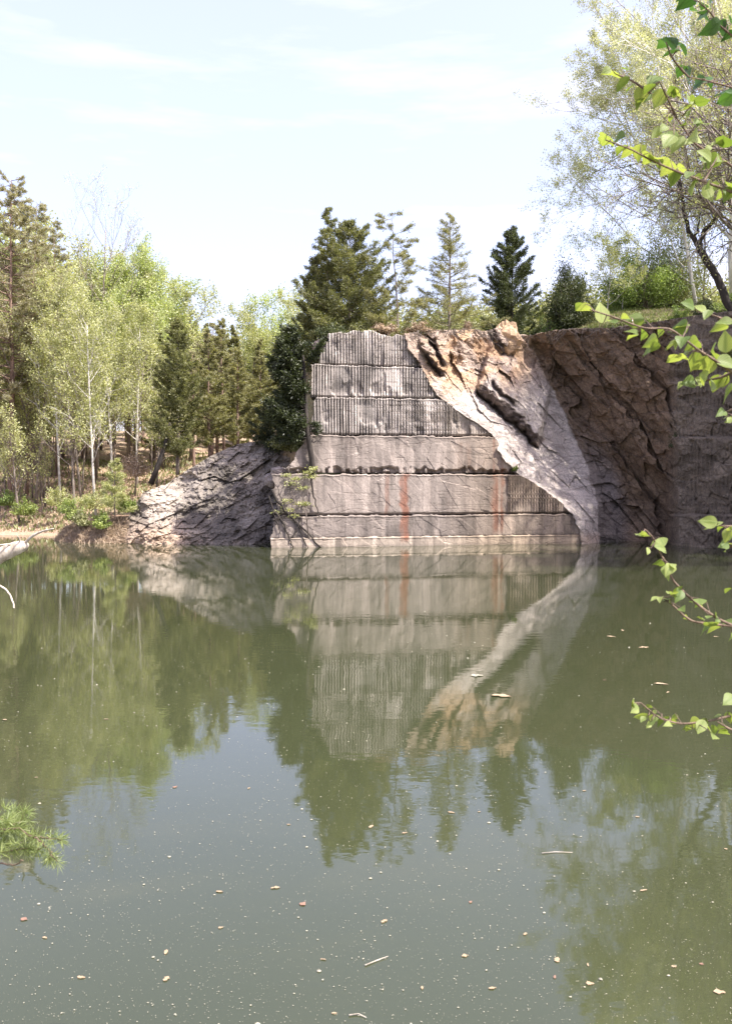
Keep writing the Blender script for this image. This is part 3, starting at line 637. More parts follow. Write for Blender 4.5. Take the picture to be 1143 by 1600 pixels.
def again(src, loc, rz, sc, label, group=None):
    r = src.copy(); C.objects.link(r); r.location = [float(t) for t in loc]; r.rotation_euler[2] = rz; r.scale = (sc, sc, sc); r['label'] = label
    if group: r['group'] = group
    elif 'group' in r: del r['group']
    for ch in src.children:
        c = ch.copy(); C.objects.link(c); c.parent = r
    return r
def at(px_, py_, Y_): return P(px_, py_, Y_)
def base(px_, Y_, dz=-.1):
    x = (px_-571.5)/F*Y_; return (x, Y_, gz(x, Y_)+dz)
def hgt(b, pytop): return float(CAMH+(HOR-pytop)/F*b[1]-b[2])

# --- on top of the wall
b = base(545, 40.6); plant('cedar_tree', *conifer(hgt(b, 357), 2.7, 11, 'cedar', .03, 1.15), b, 'bark', 'cedar', 'broad dark green cedar on the left end of the wall top')
b = base(512, 40.9); plant('cedar_tree', *conifer(hgt(b, 330), 1.7, 12, 'open', .1, 1.3), b, 'bark', 'cedar', 'slender pointed cedar on the wall top, leftmost and tallest there')
b = base(490, 41.5); plant('cedar_tree', *conifer(hgt(b, 405), 1.5, 13, 'cedar', .03, 1.1), b, 'bark', 'cedar', 'low cedar at the left foot of the pointed cedar on the wall top')
b = base(625, 40.8); plant('pine_tree', *conifer(hgt(b, 334), 2.6, 14, 'pine', .25, 1.5, .12, .045, -.45, .085, k_branch=58), b, 'bark', 'pine', 'sparse flat-branched pine in the middle of the wall top')
b = base(702, 43.2); plant('spruce_tree', *conifer(hgt(b, 338), 2.8, 15, 'open', .12, .85, .12, .035), b, 'bark', 'pine', 'airy cone-shaped conifer right of the sparse pine above the orange rock')
b = base(797, 45.8); plant('cedar_tree', *conifer(hgt(b, 362), 2.2, 16, 'cedar', .02, 1.5), b, 'bark_dark', 'cedar_dark', 'dense dark cedar standing alone right of the airy conifer')
for i, (x_, Y_, rx, rz_, m_, lab) in enumerate([(600, 41.6, .9, .75, 'olive', 'low olive shrub left of the sparse pine on the wall top'), (655, 42.2, 1.1, 1.0, 'olive', 'olive shrub between the sparse pine and the airy conifer'),
        (735, 44.5, 1.0, .9, 'olive', 'olive shrub between the airy conifer and the dark cedar'), (680, 43.8, 1.4, 1.15, 'pine', 'thin greyish shrub at the foot of the airy conifer'),
        (850, 47.0, .9, 1.0, 'green', 'small green shrub just right of the dark cedar')]):
    plant('shrub', *bush(rx, rz_, 30+i, 3600, .07, 26, hollow=.2), base(x_, Y_), 'bark', m_, lab, 'shrub', parts=('stem', 'foliage'))
b = base(887, 47.); plant('shrub', *bush(1.45, 1.75, 40, 30000, .09, 60, hollow=.3), b, 'bark', 'cedar_dark', 'round dark green bush right of the dark cedar', 'bush', parts=('stem', 'foliage'))
b = base(1000, 48.5); plant('shrub', *bush(2.2, 1.9, 41, 20000, .10, 44), b, 'bark', 'green', 'wide bright green bush below the white-barked tree', 'bush', parts=('stem', 'foliage'))
b = base(1045, 50.); plant('shrub', *bush(2.2, 2.3, 43, 14000, .10, 40, hollow=.1), b, 'bark_white', 'olive', 'twiggy olive bush behind the wide green bush', 'bush', parts=('stem', 'foliage'))
b = base(945, 47.8); plant('sapling', *broad(3.6, 42, .5, .075, 3800, 4, .1, .04), b, 'bark_white', 'spring', 'thin pale-leaved sapling with white stems right of the round bush', 'sapling')
b = base(968, 48.6); plant('sapling', *broad(3.1, 44, .55, .075, 3200, 4, .1, .04), b, 'bark_white', 'pale', 'short whitish sapling left of the wide green bush', 'sapling')
for i, (x_, y_, Y_, rx, rz_, m_, lab) in enumerate([(520, 534, 38.7, .75, .45, 'cedar_dark', 'dark low juniper spilling over the top left corner of the wall'), (560, 526, 38.9, .8, .3, 'cedar', 'low juniper spilling over the wall top below the broad cedar'),
        (600, 522, 39.0, .6, .25, 'dry', 'dry brown brush on the wall top left of the sparse pine'), (655, 520, 39.4, .7, .25, 'dry', 'dry brown brush on the rim right of the sparse pine')]):
    plant('shrub', *bush(rx, rz_, 45+i, 3000, .08, 24, hollow=.1), P(x_, y_, Y_), 'bark_dark', m_, lab, 'shrub', parts=('stem', 'foliage'))
# --- the big trees at the right
b = base(1140, 46.5); plant('sycamore_tree', *broad(17.5, 51, .46, .085, 120000, 5, .1, .19, (-.03, .0), .22, kids=(22, 6, 5, 4), wob=.13), b, 'bark_white', 'pale', 'tall white-barked tree with tiny pale leaves filling the right edge')
b = base(1085, 47.5); plant('sycamore_tree', *broad(11.5, 52, .52, .085, 80000, 5, .1, .11, (-.14, .0), .2, kids=(16, 6, 5, 4)), b, 'bark_white', 'pale', 'shorter white-barked tree spreading left over the green bush')
b = base(1170, 50.); plant('broadleaf_tree', *broad(13, 53, .5, .1, 26000, 4, .1, .16, (0, 0), .2, kids=(14, 6, 6)), b, 'bark', 'spring', 'green-leaved tree behind the white-barked trees at the right edge')
b = base(1095, 52.); plant('broadleaf_tree', *broad(6.5, 54, .55, .09, 14000, 4, .05, .07, (0, 0), .2, kids=(12, 6, 6)), b, 'bark', 'olive', 'low olive-green tree behind the dark forked tree')
# dark forked tree, nearer, its limbs traced in its own plane
fk = empty('forked_tree', base(1150, 38.6), 'dark bare tree with forked bending limbs leaning over the right cliff', 'tree')
fo = np.array(fk.location); wd = Wood()
def limb(pts, r0, r1, Y0=38.6, dy=0.):
    q = np.array([P(a, b_, Y0+dy*i/len(pts)) for i, (a, b_) in enumerate(pts)])-fo
    t = np.linspace(0, len(q)-1, len(q)*4); q = np.stack([np.interp(t, np.arange(len(q)), q[:, k]) for k in range(3)], 1)
    q += np.random.default_rng(len(pts)).normal(0, .02, q.shape); wd.tube(q, r0, r1, 8)
limb([(1150, 500), (1135, 470), (1118, 430), (1102, 405), (1088, 380)], .19, .14)
limb([(1090, 384), (1076, 362), (1068, 330), (1064, 295), (1060, 270)], .11, .05, dy=.6)
limb([(1090, 384), (1100, 360), (1116, 342), (1128, 318), (1135, 300)], .11, .06, dy=-.5)
limb([(1116, 342), (1108, 325), (1104, 305)], .05, .025, dy=-.8)
limb([(1085, 376), (1090, 350), (1094, 332)], .05, .02)
limb([(1064, 300), (1052, 270), (1045, 245)], .04, .015)
limb([(1128, 318), (1140, 290), (1150, 250), (1155, 190)], .06, .03)
lv = Leaves(np.random.default_rng(5)); rr = lv.rng
for i in range(60):
    a0, b0_ = rr.choice([1060, 1090, 1130, 1104, 1150]), rr.uniform(200, 400); s_ = np.linspace(0, 1, 5)[:, None]; q = P(a0, b0_, 38.6)-fo+s_*rr.normal(0, 1, 3)*np.array([1.1, .8, .9])+rr.normal(0, .06, (5, 3))*s_; wd.tube(q, .02, .006, 4, False)
cs = P(rr.normal(1110, 34, 3000), rr.normal(300, 60, 3000), 38.6+rr.normal(0, 1., 3000))-fo
link('trunk', wd.mesh('trunk'), M['bark_dark'], fk)
lv.add(cs, rr.normal(size=cs.shape), .07, .05); link('crown', lv.mesh('crown'), M['spring'], fk)
# rim shrubs on the right wall top
for i, (x_, y_, Y_, rx, m_, lab) in enumerate([(1060, 492, 41.6, .55, 'green', 'small green shrub on the rim of the dark cliff'), (1105, 488, 40.2, .9, 'cedar_dark', 'dark shrub on the rim where the right wall begins'),
        (1142, 478, 39.2, .8, 'green', 'leafy shrub on the rim at the right edge'), (1010, 500, 41.8, .3, 'grass', 'tuft of green weeds on the cliff rim')]):
    p_ = P(x_, y_+14, Y_); plant('shrub', *bush(rx, rx*.8, 60+i, int(4500*rx)+700, .07, 10), p_, 'bark', m_, lab, 'shrub', parts=('stem', 'foliage'))
for i, (x_, y_, Y_, rx, m_, lab) in enumerate([(1058, 700, 39.0, .45, 'cedar_dark', 'dark weedy clump growing halfway up the shaded right wall'), (1138, 560, 37.0, .5, 'olive', 'olive clump hanging on the right wall near the edge'),
        (805, 736, 38.9, .16, 'grass', 'little green tuft on the ledge end above the rust streak'), (730, 518, 41.2, .35, 'dry', 'dry root tuft hanging at the top of the orange rock')]):
    plant('shrub', *bush(rx, rx*.8, 70+i, int(4000*rx)+200, .06, 10), P(x_, y_, Y_), 'bark', m_, lab, 'shrub', parts=('stem', 'foliage'))
# trees out on the right cliff: they shade the water and the right wall
tb_ = plant('broadleaf_tree', *broad(11, 80, .5, .14, 16000, 4, .15, .17, kids=(12, 6, 5)), (22.5, 29.5, gz(22.5, 29.5)), 'bark', 'green', 'green tree on the cliff beyond the right edge')
again(tb_, (21.0, 35.0, gz(21, 35)), 2., .8, 'smaller green tree on the cliff beyond the right edge')
again(tb_, (24.5, 21.5, gz(24.5, 21.5)), 4., 1.15, 'taller green tree on the cliff beyond the right edge')

plant('broadleaf_tree', *broad(10, 81, .5, .09, 3000, 4, .25, .24, (-.42, .05), .1, kids=(16, 7, 6)), (18.6, 36.0, gz(18.6, 36.0)), 'bark', 'spring', 'thinly leaved tree leaning over the right wall just beyond the edge')
plant('broadleaf_tree', *broad(9, 82, .5, .09, 5000, 5, .15, .17, (-.35, .1), .1, kids=(16, 6, 5, 4)), (17.0, 38.2, gz(17.0, 38.2)), 'bark', 'spring', 'thinly leaved tree at the right edge behind the forked dark tree')
# --- cedar hanging off the left end of the wall
pA = P(489, 742, 37.35); r = empty('cedar_tree', pA, 'very dark cedar growing from the crack at the left end of the wall', 'tree'); wd = Wood(); rr = np.random.default_rng(90); lv = Leaves(rr)
tp = np.array([P(a, b_, Yy) for a, b_, Yy in [(489, 742, 37.4), (486, 710, 37.2), (481, 680, 37.1), (478, 640, 37.1), (476, 600, 37.2), (474, 560, 37.2), (466, 530, 37.3), (455, 508, 37.4)]])-pA
t = np.linspace(0, 7, 24); tp = np.stack([np.interp(t, np.arange(8), tp[:, k]) for k in range(3)], 1); wd.tube(tp, .13, .02, 8)
for i in range(95):
    t = .27+.73*rr.random(); k = int(t*22); b0 = tp[k]; left = rr.random() < .9
    hw = np.interp(t, [.2, .35, .55, .75, 1], [1.1, 2.0, 1.7, 1.2, .4]) if left else .55
    az = R(180+rr.normal(0, 55)) if left else R(rr.normal(0, 70)); L = hw*(.45+.6*rr.random()); el = R(rr.normal(12, 18))
    dh = np.array([math.cos(az)*math.cos(el), math.sin(az)*math.cos(el), math.sin(el)]); s = np.linspace(0, 1, 6)[:, None]
    bp = b0+dh*L*s+np.array([0, 0, .2])*L*s**2+rr.normal(0, .03, (6, 3))*s; wd.tube(bp, .025, .005, 4, False)
    n = int(L*85)+8; q = .15+.85*rr.random(n)**.7; ii = (q*5); i0 = np.minimum(ii.astype(int), 4); fr = (ii-i0)[:, None]; bpt = bp[i0]*(1-fr)+bp[i0+1]*fr
    td = dh+rr.normal(0, .6, (n, 3)); c = bpt[:, None]+td[:, None]*.2*rr.random((n, 4, 1))+rr.normal(0, .04, (n, 4, 3))
    lv.add(c.reshape(-1, 3), (td[:, None]+rr.normal(0, .5, (n, 4, 3))).reshape(-1, 3), .13, .055, np.repeat(rr.normal(.45, .2, n), 4))
link('trunk', wd.mesh('trunk'), M['bark_dark'], r); link('crown', lv.mesh('crown'), M['cedar_black'], r)
plant('cedar_tree', *conifer(2.6, 1.5, 91, 'cedar', .02, 1.4), P(436, 712, 42.8), 'bark_dark', 'cedar_black', 'squat dark cedar on the mound behind the hanging cedar')
plant('shrub', *bush(.9, .5, 92, 3600, .09, 8), P(455, 706, 40.5), 'bark_dark', 'cedar', 'spreading low cedar bough at the foot of the hanging cedar', 'shrub', parts=('stem', 'foliage'))
# little pale sapling in front of the wall
r = empty('sapling', P(482, 842, 37.1), 'spindly sapling with yellow-green leaf tufts in front of the wall left end', 'sapling'); ro = np.array(r.location); wd = Wood(); lv = Leaves(np.random.default_rng(93)); rr = lv.rng
for pts, rad in [([(482, 842), (478, 800), (481, 765), (488, 735)], .03), ([(478, 800), (462, 785), (452, 760), (447, 740)], .02), ([(479, 790), (470, 770), (474, 752)], .012), ([(481, 812), (465, 806), (440, 800)], .015)]:
    q = np.array([P(a, b_, 37.0+.06*i) for i, (a, b_) in enumerate(pts)])-ro; wd.tube(q, rad, .006, 5)
for a, b_ in [(488, 732), (480, 738), (448, 742), (455, 755), (462, 748), (474, 762), (470, 786), (478, 787), (450, 796), (446, 782), (485, 745), (458, 806), (432, 800)]:
    c = P(a, b_, 37.05)-ro+rr.normal(0, .13, (70, 3))*np.array([1, 1, .35]); lv.add(c, rr.normal(size=c.shape)*np.array([1, 1, .4]), .09, .055)
link('trunk', wd.mesh('trunk'), M['bark'], r); link('crown', lv.mesh('crown'), M['spring'], r)
# roots and dead stems crossing the broken lower left corner
r = empty('dead_branches', P(440, 850, 37.), 'dark dead stems leaning over the broken lower left corner of the wall', 'branches'); ro = np.array(r.location); wd = Wood()
for pts, rad in [([(424, 765), (440, 792), (458, 812), (474, 826), (503, 856)], .07), ([(430, 800), (446, 822), (452, 842), (458, 856)], .05), ([(426, 812), (448, 805), (470, 808)], .04), ([(462, 812), (470, 830), (480, 856)], .035),
                 ([(484, 742), (488, 768), (494, 790), (499, 808)], .05), ([(420, 775), (432, 812), (438, 835)], .04), ([(470, 808), (462, 830), (450, 850)], .03), ([(452, 806), (440, 780), (432, 760)], .03)]:
    q = np.array([wallpt(a, b_, -.14) for a, b_ in pts])-ro; t = np.linspace(0, len(q)-1, 14); q = np.stack([np.interp(t, np.arange(len(q)), q[:, k]) for k in range(3)], 1)+rng.normal(0, .02, (14, 3)); link('branch', (lambda w: (w.tube(q, rad, rad*.4, 6), w.mesh('branch'))[1])(Wood()), M['bark_dark'], r)

# --- left bank woods
b = base(18, 50.5); p1 = plant('pine_tree', *conifer(hgt(b, 286), 4.4, 101, 'pine', .34, .6, .26, .06, .3, .2, k_branch=170), b, 'bark_red', 'pine_grey', 'tallest pine at the left edge with a reddish straight trunk')
b = base(42, 53); plant('pine_tree', *conifer(hgt(b, 318), 3.8, 102, 'pine', .38, .6, .2, .05, .8, .11, k_branch=160), b, 'bark_red', 'pine_grey', 'tall pine just right of the tallest one, crown over the birches')
b = base(-60, 49); plant('pine_tree', *conifer(hgt(b, 330), 3.4, 103, 'pine', .3, .6, .26, .06, .2, .17, k_branch=150), b, 'bark_red', 'pine_grey', 'pine cut off by the left edge of the picture')
b = base(90, 57); plant('pine_tree', *conifer(hgt(b, 350), 2.9, 104, 'pine', .45, .8, .2, .05, -.3, .1, k_branch=90), b, 'bark_red', 'pine_grey', 'pine with loose side tufts behind the white saplings')
b = base(55, 50); plant('leaning_tree', *broad(10, 105, .2, .09, 3500, 3, .5, .1, (.09, 0)), b, 'bark', 'spring', 'dark thin trunk leaning right at the foot of the tall pines')
b = base(150, 56); plant('bare_tree', *broad(hgt(b, 350)*.97, 106, .28, .07, 3000, 5, .45, .1, (0, 0), .5, kids=(12, 5, 4, 3)), b, 'bark', 'pale', 'nearly bare grey tree rising above the pale birches', 'tree')
b = base(202, 60); plant('maple_tree', *broad(hgt(b, 405)*.80, 107, .42, .13, 34000, 4, .3, .15, (0, 0), .3, kids=(22, 7, 5)), b, 'bark', 'bright', 'round-topped bright green tree, tallest left of the sky gap')
b = base(240, 64); plant('maple_tree', *broad(hgt(b, 462)*.8, 108, .42, .13, 24000, 4, .3, .13, (0, 0), .3, kids=(20, 6, 5)), b, 'bark', 'bright', 'green tree behind and right of the round-topped bright one')
b = base(298, 62); plant('broadleaf_tree', *broad(hgt(b, 452)*.88, 109, .26, .12, 9000, 4, .2, .12, (0, 0), .3, kids=(16, 6, 5)), b, 'bark', 'spring', 'thin-topped green tree above the pointed left cedar')
for i, (x_, Y_, tp_, nl, lab) in enumerate([(95, 49, 415, 9000, 'white-stemmed slender birch, leftmost of the pale birches'), (128, 50, 440, 8000, 'thin birch with a dark stem in the middle of the pale birches'),
        (150, 48, 470, 7000, 'birch with a creamy stem right of the dark-stemmed one'), (118, 47.5, 530, 4200, 'short slender birch between the two tall pale ones'), (175, 52, 470, 8000, 'pale birch standing left of the cedars'),
        (70, 52, 470, 6000, 'pale birch growing beside the pine trunks'), (215, 54, 480, 8000, 'leafy pale birch behind the reddish brush'), (30, 47.6, 640, 2000, 'small pale sapling under the tall pines')]):
    b = base(x_, Y_); H_ = hgt(b, tp_)
    plant('birch_tree', *broad(H_*.88, 120+i, .2, .1, nl, 4, .28, .075, (rng.normal(0, .02), 0), .45, kids=(20, 5, 4)), b, ('bark_white', 'bark', 'bark_white', 'bark', 'bark_white', 'bark', 'bark_white', 'bark')[i], 'spring', lab, 'birch')
b = base(278, 44.6, -.1); b = (b[0], b[1], float(P(278, 742, 44.6)[2])); plant('cedar_tree', *conifer(hgt(b, 503), 1.75, 131, 'cedar', .1, 1.1, .14, .05, trunk_r=.1), b, 'bark', 'cedar', 'pointed dark green cedar standing on the left end of the rock mound')
for i, (x_, y_, Y_, tp_, R_, lab) in enumerate([(328, 716, 46.5, 520, 1.5, 'olive cedar just right of the pointed cedar'), (372, 700, 48, 548, 1.4, 'third olive cedar behind the rock mound'), (408, 695, 49, 560, 1.4, 'olive cedar behind the mound nearest the hanging cedar'),
        (350, 708, 52, 500, 1.7, 'taller thin cedar behind the olive cedars')]):
    p_ = P(x_, y_, Y_); plant('cedar_tree', *conifer(hgt(p_, tp_), R_, 140+i, 'open', .1, 1.5, .15, .05, trunk_r=.09), p_, 'bark_red', 'pine', lab)
p_ = P(236, 752, 43.8); wd = Wood(); q = np.array([P(a, c_, 43.8) for a, c_ in [(236, 756), (248, 725), (258, 695), (266, 660)]])-p_; wd.tube(q, .14, .07, 8)
r = empty('leaning_tree', p_, 'short dark trunk leaning right beside the pointed cedar', 'tree'); link('trunk', wd.mesh('trunk'), M['bark_dark'], r)
lv = Leaves(np.random.default_rng(6)); c = q[-1]+lv.rng.normal(0, .5, (500, 3)); lv.add(c, lv.rng.normal(size=c.shape), .12, .05); link('crown', lv.mesh('crown'), M['pine'], r)
sp_ = plant('sapling', *broad(6.5, 145, .2, .1, 1500, 4, .25, .045, (.02, 0), .4, kids=(14, 4, 3)), base(64, 51.5), 'bark', 'spring', 'thin pale-stemmed sapling among the trunks of the left bank wood', 'sapling', 'thin saplings in the left wood')
r3 = np.random.default_rng(144)
for i in range(30):
    Y_ = r3.uniform(48, 60); x_ = r3.uniform(-10, 262); again(sp_, base(x_, Y_), r3.random()*6.28, r3.uniform(.6, 1.5), 'thin pale-stemmed sapling among the trunks of the left bank wood', 'thin saplings in the left wood')
# wood behind the first rows: repeats of three sources
srcs = []
for i, (mk, bark, fol) in enumerate([(broad(11, 150, .3, .16, 9000, 4, .15, .12, kids=(16, 6, 4)), 'bark', 'spring'), (broad(11, 151, .3, .16, 9000, 4, .15, .12, kids=(16, 6, 4)), 'bark', 'bright'),
                                    (conifer(11, 2.3, 152, 'open', .15, 1.2, .26, .08, k_branch=110), 'bark', 'pine'), (conifer(11, 2.6, 153, 'pine', .3, 1.3, .26, .07, k_branch=80), 'bark_red', 'pine_grey')]):
    srcs.append((mk, bark, fol))
WL = ['pale green tree deep in the wood behind the left bank', 'fresh green tree deep in the wood behind the left bank', 'olive conifer deep in the wood behind the left bank', 'grey-green pine deep in the wood behind the left bank']
WG = ['pale trees in the wood', 'fresh green trees in the wood', 'olive conifers in the wood', 'pines in the wood']
first = [None]*4; r2 = np.random.default_rng(77)
spots = []
for Y_ in (62, 69, 77, 87):
    for x_ in np.arange(-70, 480, 34 if Y_ < 70 else 30):
        spots.append((x_+r2.normal(0, 8), Y_+r2.normal(0, 2.5)))
for x_, Y_ in spots:
    line = np.interp(x_, [-80, 60, 110, 160, 250, 300, 340, 400, 470, 520], [380, 400, 440, 440, 480, 500, 505, 505, 500, 500])+r2.uniform(0, 70)
    k = r2.choice(4, p=[.34, .16, .3, .2] if x_ < 260 else [.22, .08, .42, .28]); bb = base(x_, Y_, -.3); sc = max(.45, hgt(bb, line)/11.)
    if first[k] is None:
        mk, bark, fol = srcs[k]; first[k] = plant(('broadleaf_tree', 'broadleaf_tree', 'conifer_tree', 'pine_tree')[k], *mk, bb, bark, fol, WL[k], 'tree', WG[k], r2.random()*6); first[k].scale = (sc,)*3
    else: again(first[k], bb, r2.random()*6.28, sc, WL[k], WG[k])
# far wood: one mass of crowns
rr = np.random.default_rng(88); lv = Leaves(rr)
for i in range(260):
    x_ = rr.uniform(-200, 1400); Y_ = rr.uniform(100, 150); x = (x_-571.5)/F*Y_; z0 = gz(x, Y_)
    if x_ > 520: Y_ = rr.uniform(75, 110); x = (x_-571.5)/F*Y_; z0 = gz(x, Y_)
    tp_ = (rr.uniform(496, 530) if x_ < 520 else rr.uniform(462, 500) if x_ < 860 else rr.uniform(430, 480)); H_ = CAMH+(HOR-tp_)/F*Y_-z0
    H_ = max(H_, 3); n = 1500; d = rr.normal(size=(n, 3)); d /= np.linalg.norm(d, axis=1)[:, None]
    lump = .7+.6*fbm(d[:, 0]*2+i, d[:, 1]*2, d[:, 2]*2, i, 2)
    c = d*(rr.random((n, 1))**.4*lump[:, None])*np.array([min(3.6, H_*.3), 2.5, H_*.42])+np.array([x, Y_, z0+H_*.56])
    lv.add(c, rr.normal(size=c.shape), .34, .24, rr.normal(.5, .2))
o = link('far_wood', lv.mesh('far_wood'), M['olive']); tag(o, 'distant mixed wood closing the background', 'wood', kind='stuff')

# --- bank plants at the left
b = P(180, 806, 40.3); plant('pine_sapling', *conifer(2.5, .95, 160, 'open', .05, 1.6, .11, .04), b, 'bark', 'spring', 'feathery yellow-green young pine on the root bank beside the rock', 'sapling')
b = P(212, 745, 46); plant('shrub', *bush(.9, .7, 161, 2000, .09, 30, hollow=.1), b, 'bark_red', 'dry', 'reddish dead brush pile behind the rock mound', 'shrub', parts=('stem', 'foliage'))
for i, (x_, y_, Y_, rx, m_, lab) in enumerate([(110, 812, 41, .7, 'grass', 'yellow-green weeds at the water edge left of the young pine'), (145, 795, 42.5, .8, 'spring', 'leafy low shrub behind the root bank'), (40, 805, 47, .7, 'grass', 'weeds by the water at the foot of the tall pines'),
        (200, 800, 40.6, .5, 'grass', 'green weeds between the young pine and the rock mound'), (92, 790, 46.5, .7, 'spring', 'thin shrub on the leaf-strewn left bank'), (10, 790, 48, .7, 'green', 'small green shrub at the left edge of the bank'), (125, 822, 40.0, .55, 'olive', 'olive shrub on the left half of the root bank'), (158, 826, 39.6, .5, 'grass', 'yellow-green shrub overhanging the middle of the root bank')]):
    plant('shrub', *bush(rx, rx*.75, 170+i, 2600, .08, 12, hollow=.15), P(x_, y_, Y_), 'bark', m_, lab, 'shrub', parts=('stem', 'foliage'))
# root bank
px = np.linspace(84, 222, 90)[None]; v = np.linspace(0, 1, 40)[:, None]; tp_ = np.interp(px, [84, 100, 130, 170, 200, 222], [848, 826, 812, 806, 806, 815]); py = 862+(tp_-862)*v; px = px+0*v
D = 39.9+(1-v)*-.5+v*1.2+.35*facets(px/9, py/9, 301, .9)+.15*facets(px/3.5, py/3.5, 302, .9)+(84+40-px).clip(0, 99)*.04; G = P(px, py, D)
tops = [];
for k, dy in enumerate((.6, 1.6, 3.2)): q = G[-1].copy(); q[:, 1] += dy; q[:, 2] += (.02, -.1, -.9)[k]; tops.append(q)
G = np.concatenate([G, np.array(tops)], 0); nn = fbm(G[..., 0]*2, G[..., 2]*4, 0, 303)[..., None]
tag(link('root_bank', mesh('root_bank', G.reshape(-1, 3), gridfaces(*G.shape[:2]), False, col=(np.array([.27, .18, .12])*(.5+nn)).reshape(-1, 3)), M['rock']), 'low brown earth bank with roots jutting into the water left of the mound', 'bank')
rr = np.random.default_rng(301); lv = Leaves(rr); n = 5200
px_ = rr.uniform(86, 215, n); t_ = rr.random(n); py_ = np.interp(px_, [84, 100, 130, 170, 200, 222], [846, 824, 812, 808, 808, 815])*(1-t_)+852*t_
c = P(px_, py_, 39.5+(1-t_)*1.2+rr.normal(0, .1, n)+(124-px_).clip(0, 99)*.04); d = np.c_[rr.normal(0, .7, n), -np.abs(rr.normal(.3, .3, n)), rr.normal(-.5, .7, n)]
lv.add(c, d, .32, .025); tag(link('dry_roots', lv.mesh('dry_roots'), M['dry']), 'tangle of dry roots and straw hanging over the left bank', 'roots', kind='stuff')
def tufts(name, n, fn, L, w, mat, label, cat, seed):
    rr = np.random.default_rng(seed); lv = Leaves(rr); x, y = fn(rr, n); z = terrain(x, y); k = z > .12; x, y, z = x[k], y[k], z[k]
    c = np.stack([x, y, z+L*.35], -1); d = np.c_[rr.normal(0, .4, len(x)), rr.normal(0, .4, len(x)), np.ones(len(x))]; lv.add(c, d, L, w, .2+.6*fbm(x*.8, y*.8, 0, seed))
    tag(link(name, lv.mesh(name), M[mat]), label, cat, kind='stuff')
tufts('green_weeds', 16000, lambda r, n: (r.uniform(6, 18, n), 41.5+9*r.random(n)), .22, .09, 'grass', 'bright green weeds on the grassy slope above the dark cliff', 'weeds', 405)
tufts('grass', 60000, lambda r, n: (r.uniform(-2.5, 24, n), 39.5+19*r.random(n)**1.3), .2, .025, 'grass', 'short green grass along the top of the cliff', 'grass', 401)
tufts('dry_grass', 22000, lambda r, n: (r.uniform(-2.5, 18, n), 39.5+8*r.random(n)), .28, .02, 'dry', 'dry grass and twigs along the cliff edge', 'grass', 402)
tufts('undergrowth', 9000, lambda r, n: (r.uniform(-32, -4, n), r.uniform(41, 66, n)), .3, .12, 'olive', 'scattered undergrowth on the wood floor', 'undergrowth', 403)
tufts('leaf_litter', 30000, lambda r, n: (r.uniform(-34, -8, n), r.uniform(40, 62, n)), .12, .09, 'dry', 'brown fallen leaves covering the wood floor', 'leaf litter', 404)
# roots hanging over the rim
rr = np.random.default_rng(410); wd = Wood()
for i in range(210):
    x_ = rr.choice([rr.uniform(520, 830), rr.uniform(640, 780), rr.uniform(830, 1040)]); y_ = np.interp(x_, TOPX, TOPY)+rr.uniform(-2, 3)
    Y_ = (float(wallpt(x_, y_, .35)[1]) if x_ < 632 else float(fY(x_, y_))-.25)
    p0 = P(x_, y_, Y_); L = rr.uniform(.25, .9); s = np.linspace(0, 1, 6)[:, None]; dirn = np.array([rr.normal(.2, .8), -.15, -rr.uniform(.1, 1)])
    wd.tube(p0+dirn*L*s+rr.normal(0, .06, (6, 3))*s, rr.uniform(.008, .022), .004, 4, False)
tag(link('hanging_roots', wd.mesh('hanging_roots'), M['bark']), 'thin grey roots and twigs hanging over the cliff rim', 'roots', kind='stuff')

# ------------------------------------------------------------------ things on the water
def flatleaf(px_, py_, size, seed, mat, label, group=None, name='floating_leaf'):
    rr = np.random.default_rng(seed); n = 9; t = np.linspace(0, 1, n); wdt = np.sin(t**.8*math.pi)**.9*.34*(1+.3*rr.normal(size=n))
    cv = (t-.5)**2*rr.uniform(-.3, .3)
    wdt = wdt*rr.uniform(.45, 1.); mid = np.c_[t-.5, cv, .01+.02*rr.random()*np.sin(t*3)]; l_ = mid+np.c_[0*t, wdt, .03*rr.random(n)]; r_ = mid-np.c_[0*t, wdt*rr.uniform(.5, 1), -.03*rr.random(n)]
    V = np.stack([l_, mid, r_], 1).reshape(-1, 3)*size; V2 = V-np.array([0, 0, .003]); f = gridfaces(n, 3); 
    o = link(name, mesh(name, np.r_[V, V2], np.r_[f, f[:, ::-1]+len(V)]), M[mat]); q = PZ(px_, py_); o.location = (float(q[0]), float(q[1]), .004); o.rotation_euler[2] = rr.random()*.9-.45+(0 if rr.random() > .3 else 1.2)
    return tag(o, label, 'leaf', group)
flatleaf(783, 1088, .27, 1, 'deadleaf', 'largest tan leaf floating below the reflected pale slope'); flatleaf(1005, 1012, .2, 2, 'deadleaf', 'tan curled leaf floating at the right below the leafy twig')
flatleaf(1032, 1069, .2, 3, 'deadleaf', 'tan leaf floating under and right of the curled one'); flatleaf(745, 1056, .19, 4, 'speck', 'pale leaf floating just above the largest tan leaf')
flatleaf(954, 995, .16, 5, 'deadleaf', 'thin tan leaf floating left of the curled leaf')
GL = 'small tan dead leaf floating on the open green water'; GG = 'small dead leaves floating on the water'
sm = [(274, 1230), (451, 1289), (389, 1232), (57, 1215), (343, 1394), (430, 1388), (473, 1413), (127, 1528), (260, 1488), (522, 1584), (748, 1269), (912, 1236), (866, 1527), (918, 1508), (921, 1538), (769, 1545), (659, 1544), (726, 1494), (735, 1410), (580, 1292), (166, 1124),
      (8, 1125), (632, 1302), (260, 1530), (38, 1437), (70, 1466), (345, 1450), (505, 1500), (705, 1270), (870, 1500), (1095, 1507), (1123, 1551), (1133, 1327), (1005, 1392), (1052, 1511), (995, 1277), (944, 1063), (1118, 995), (1043, 1082), (972, 985), (600, 1440), (820, 1460)]
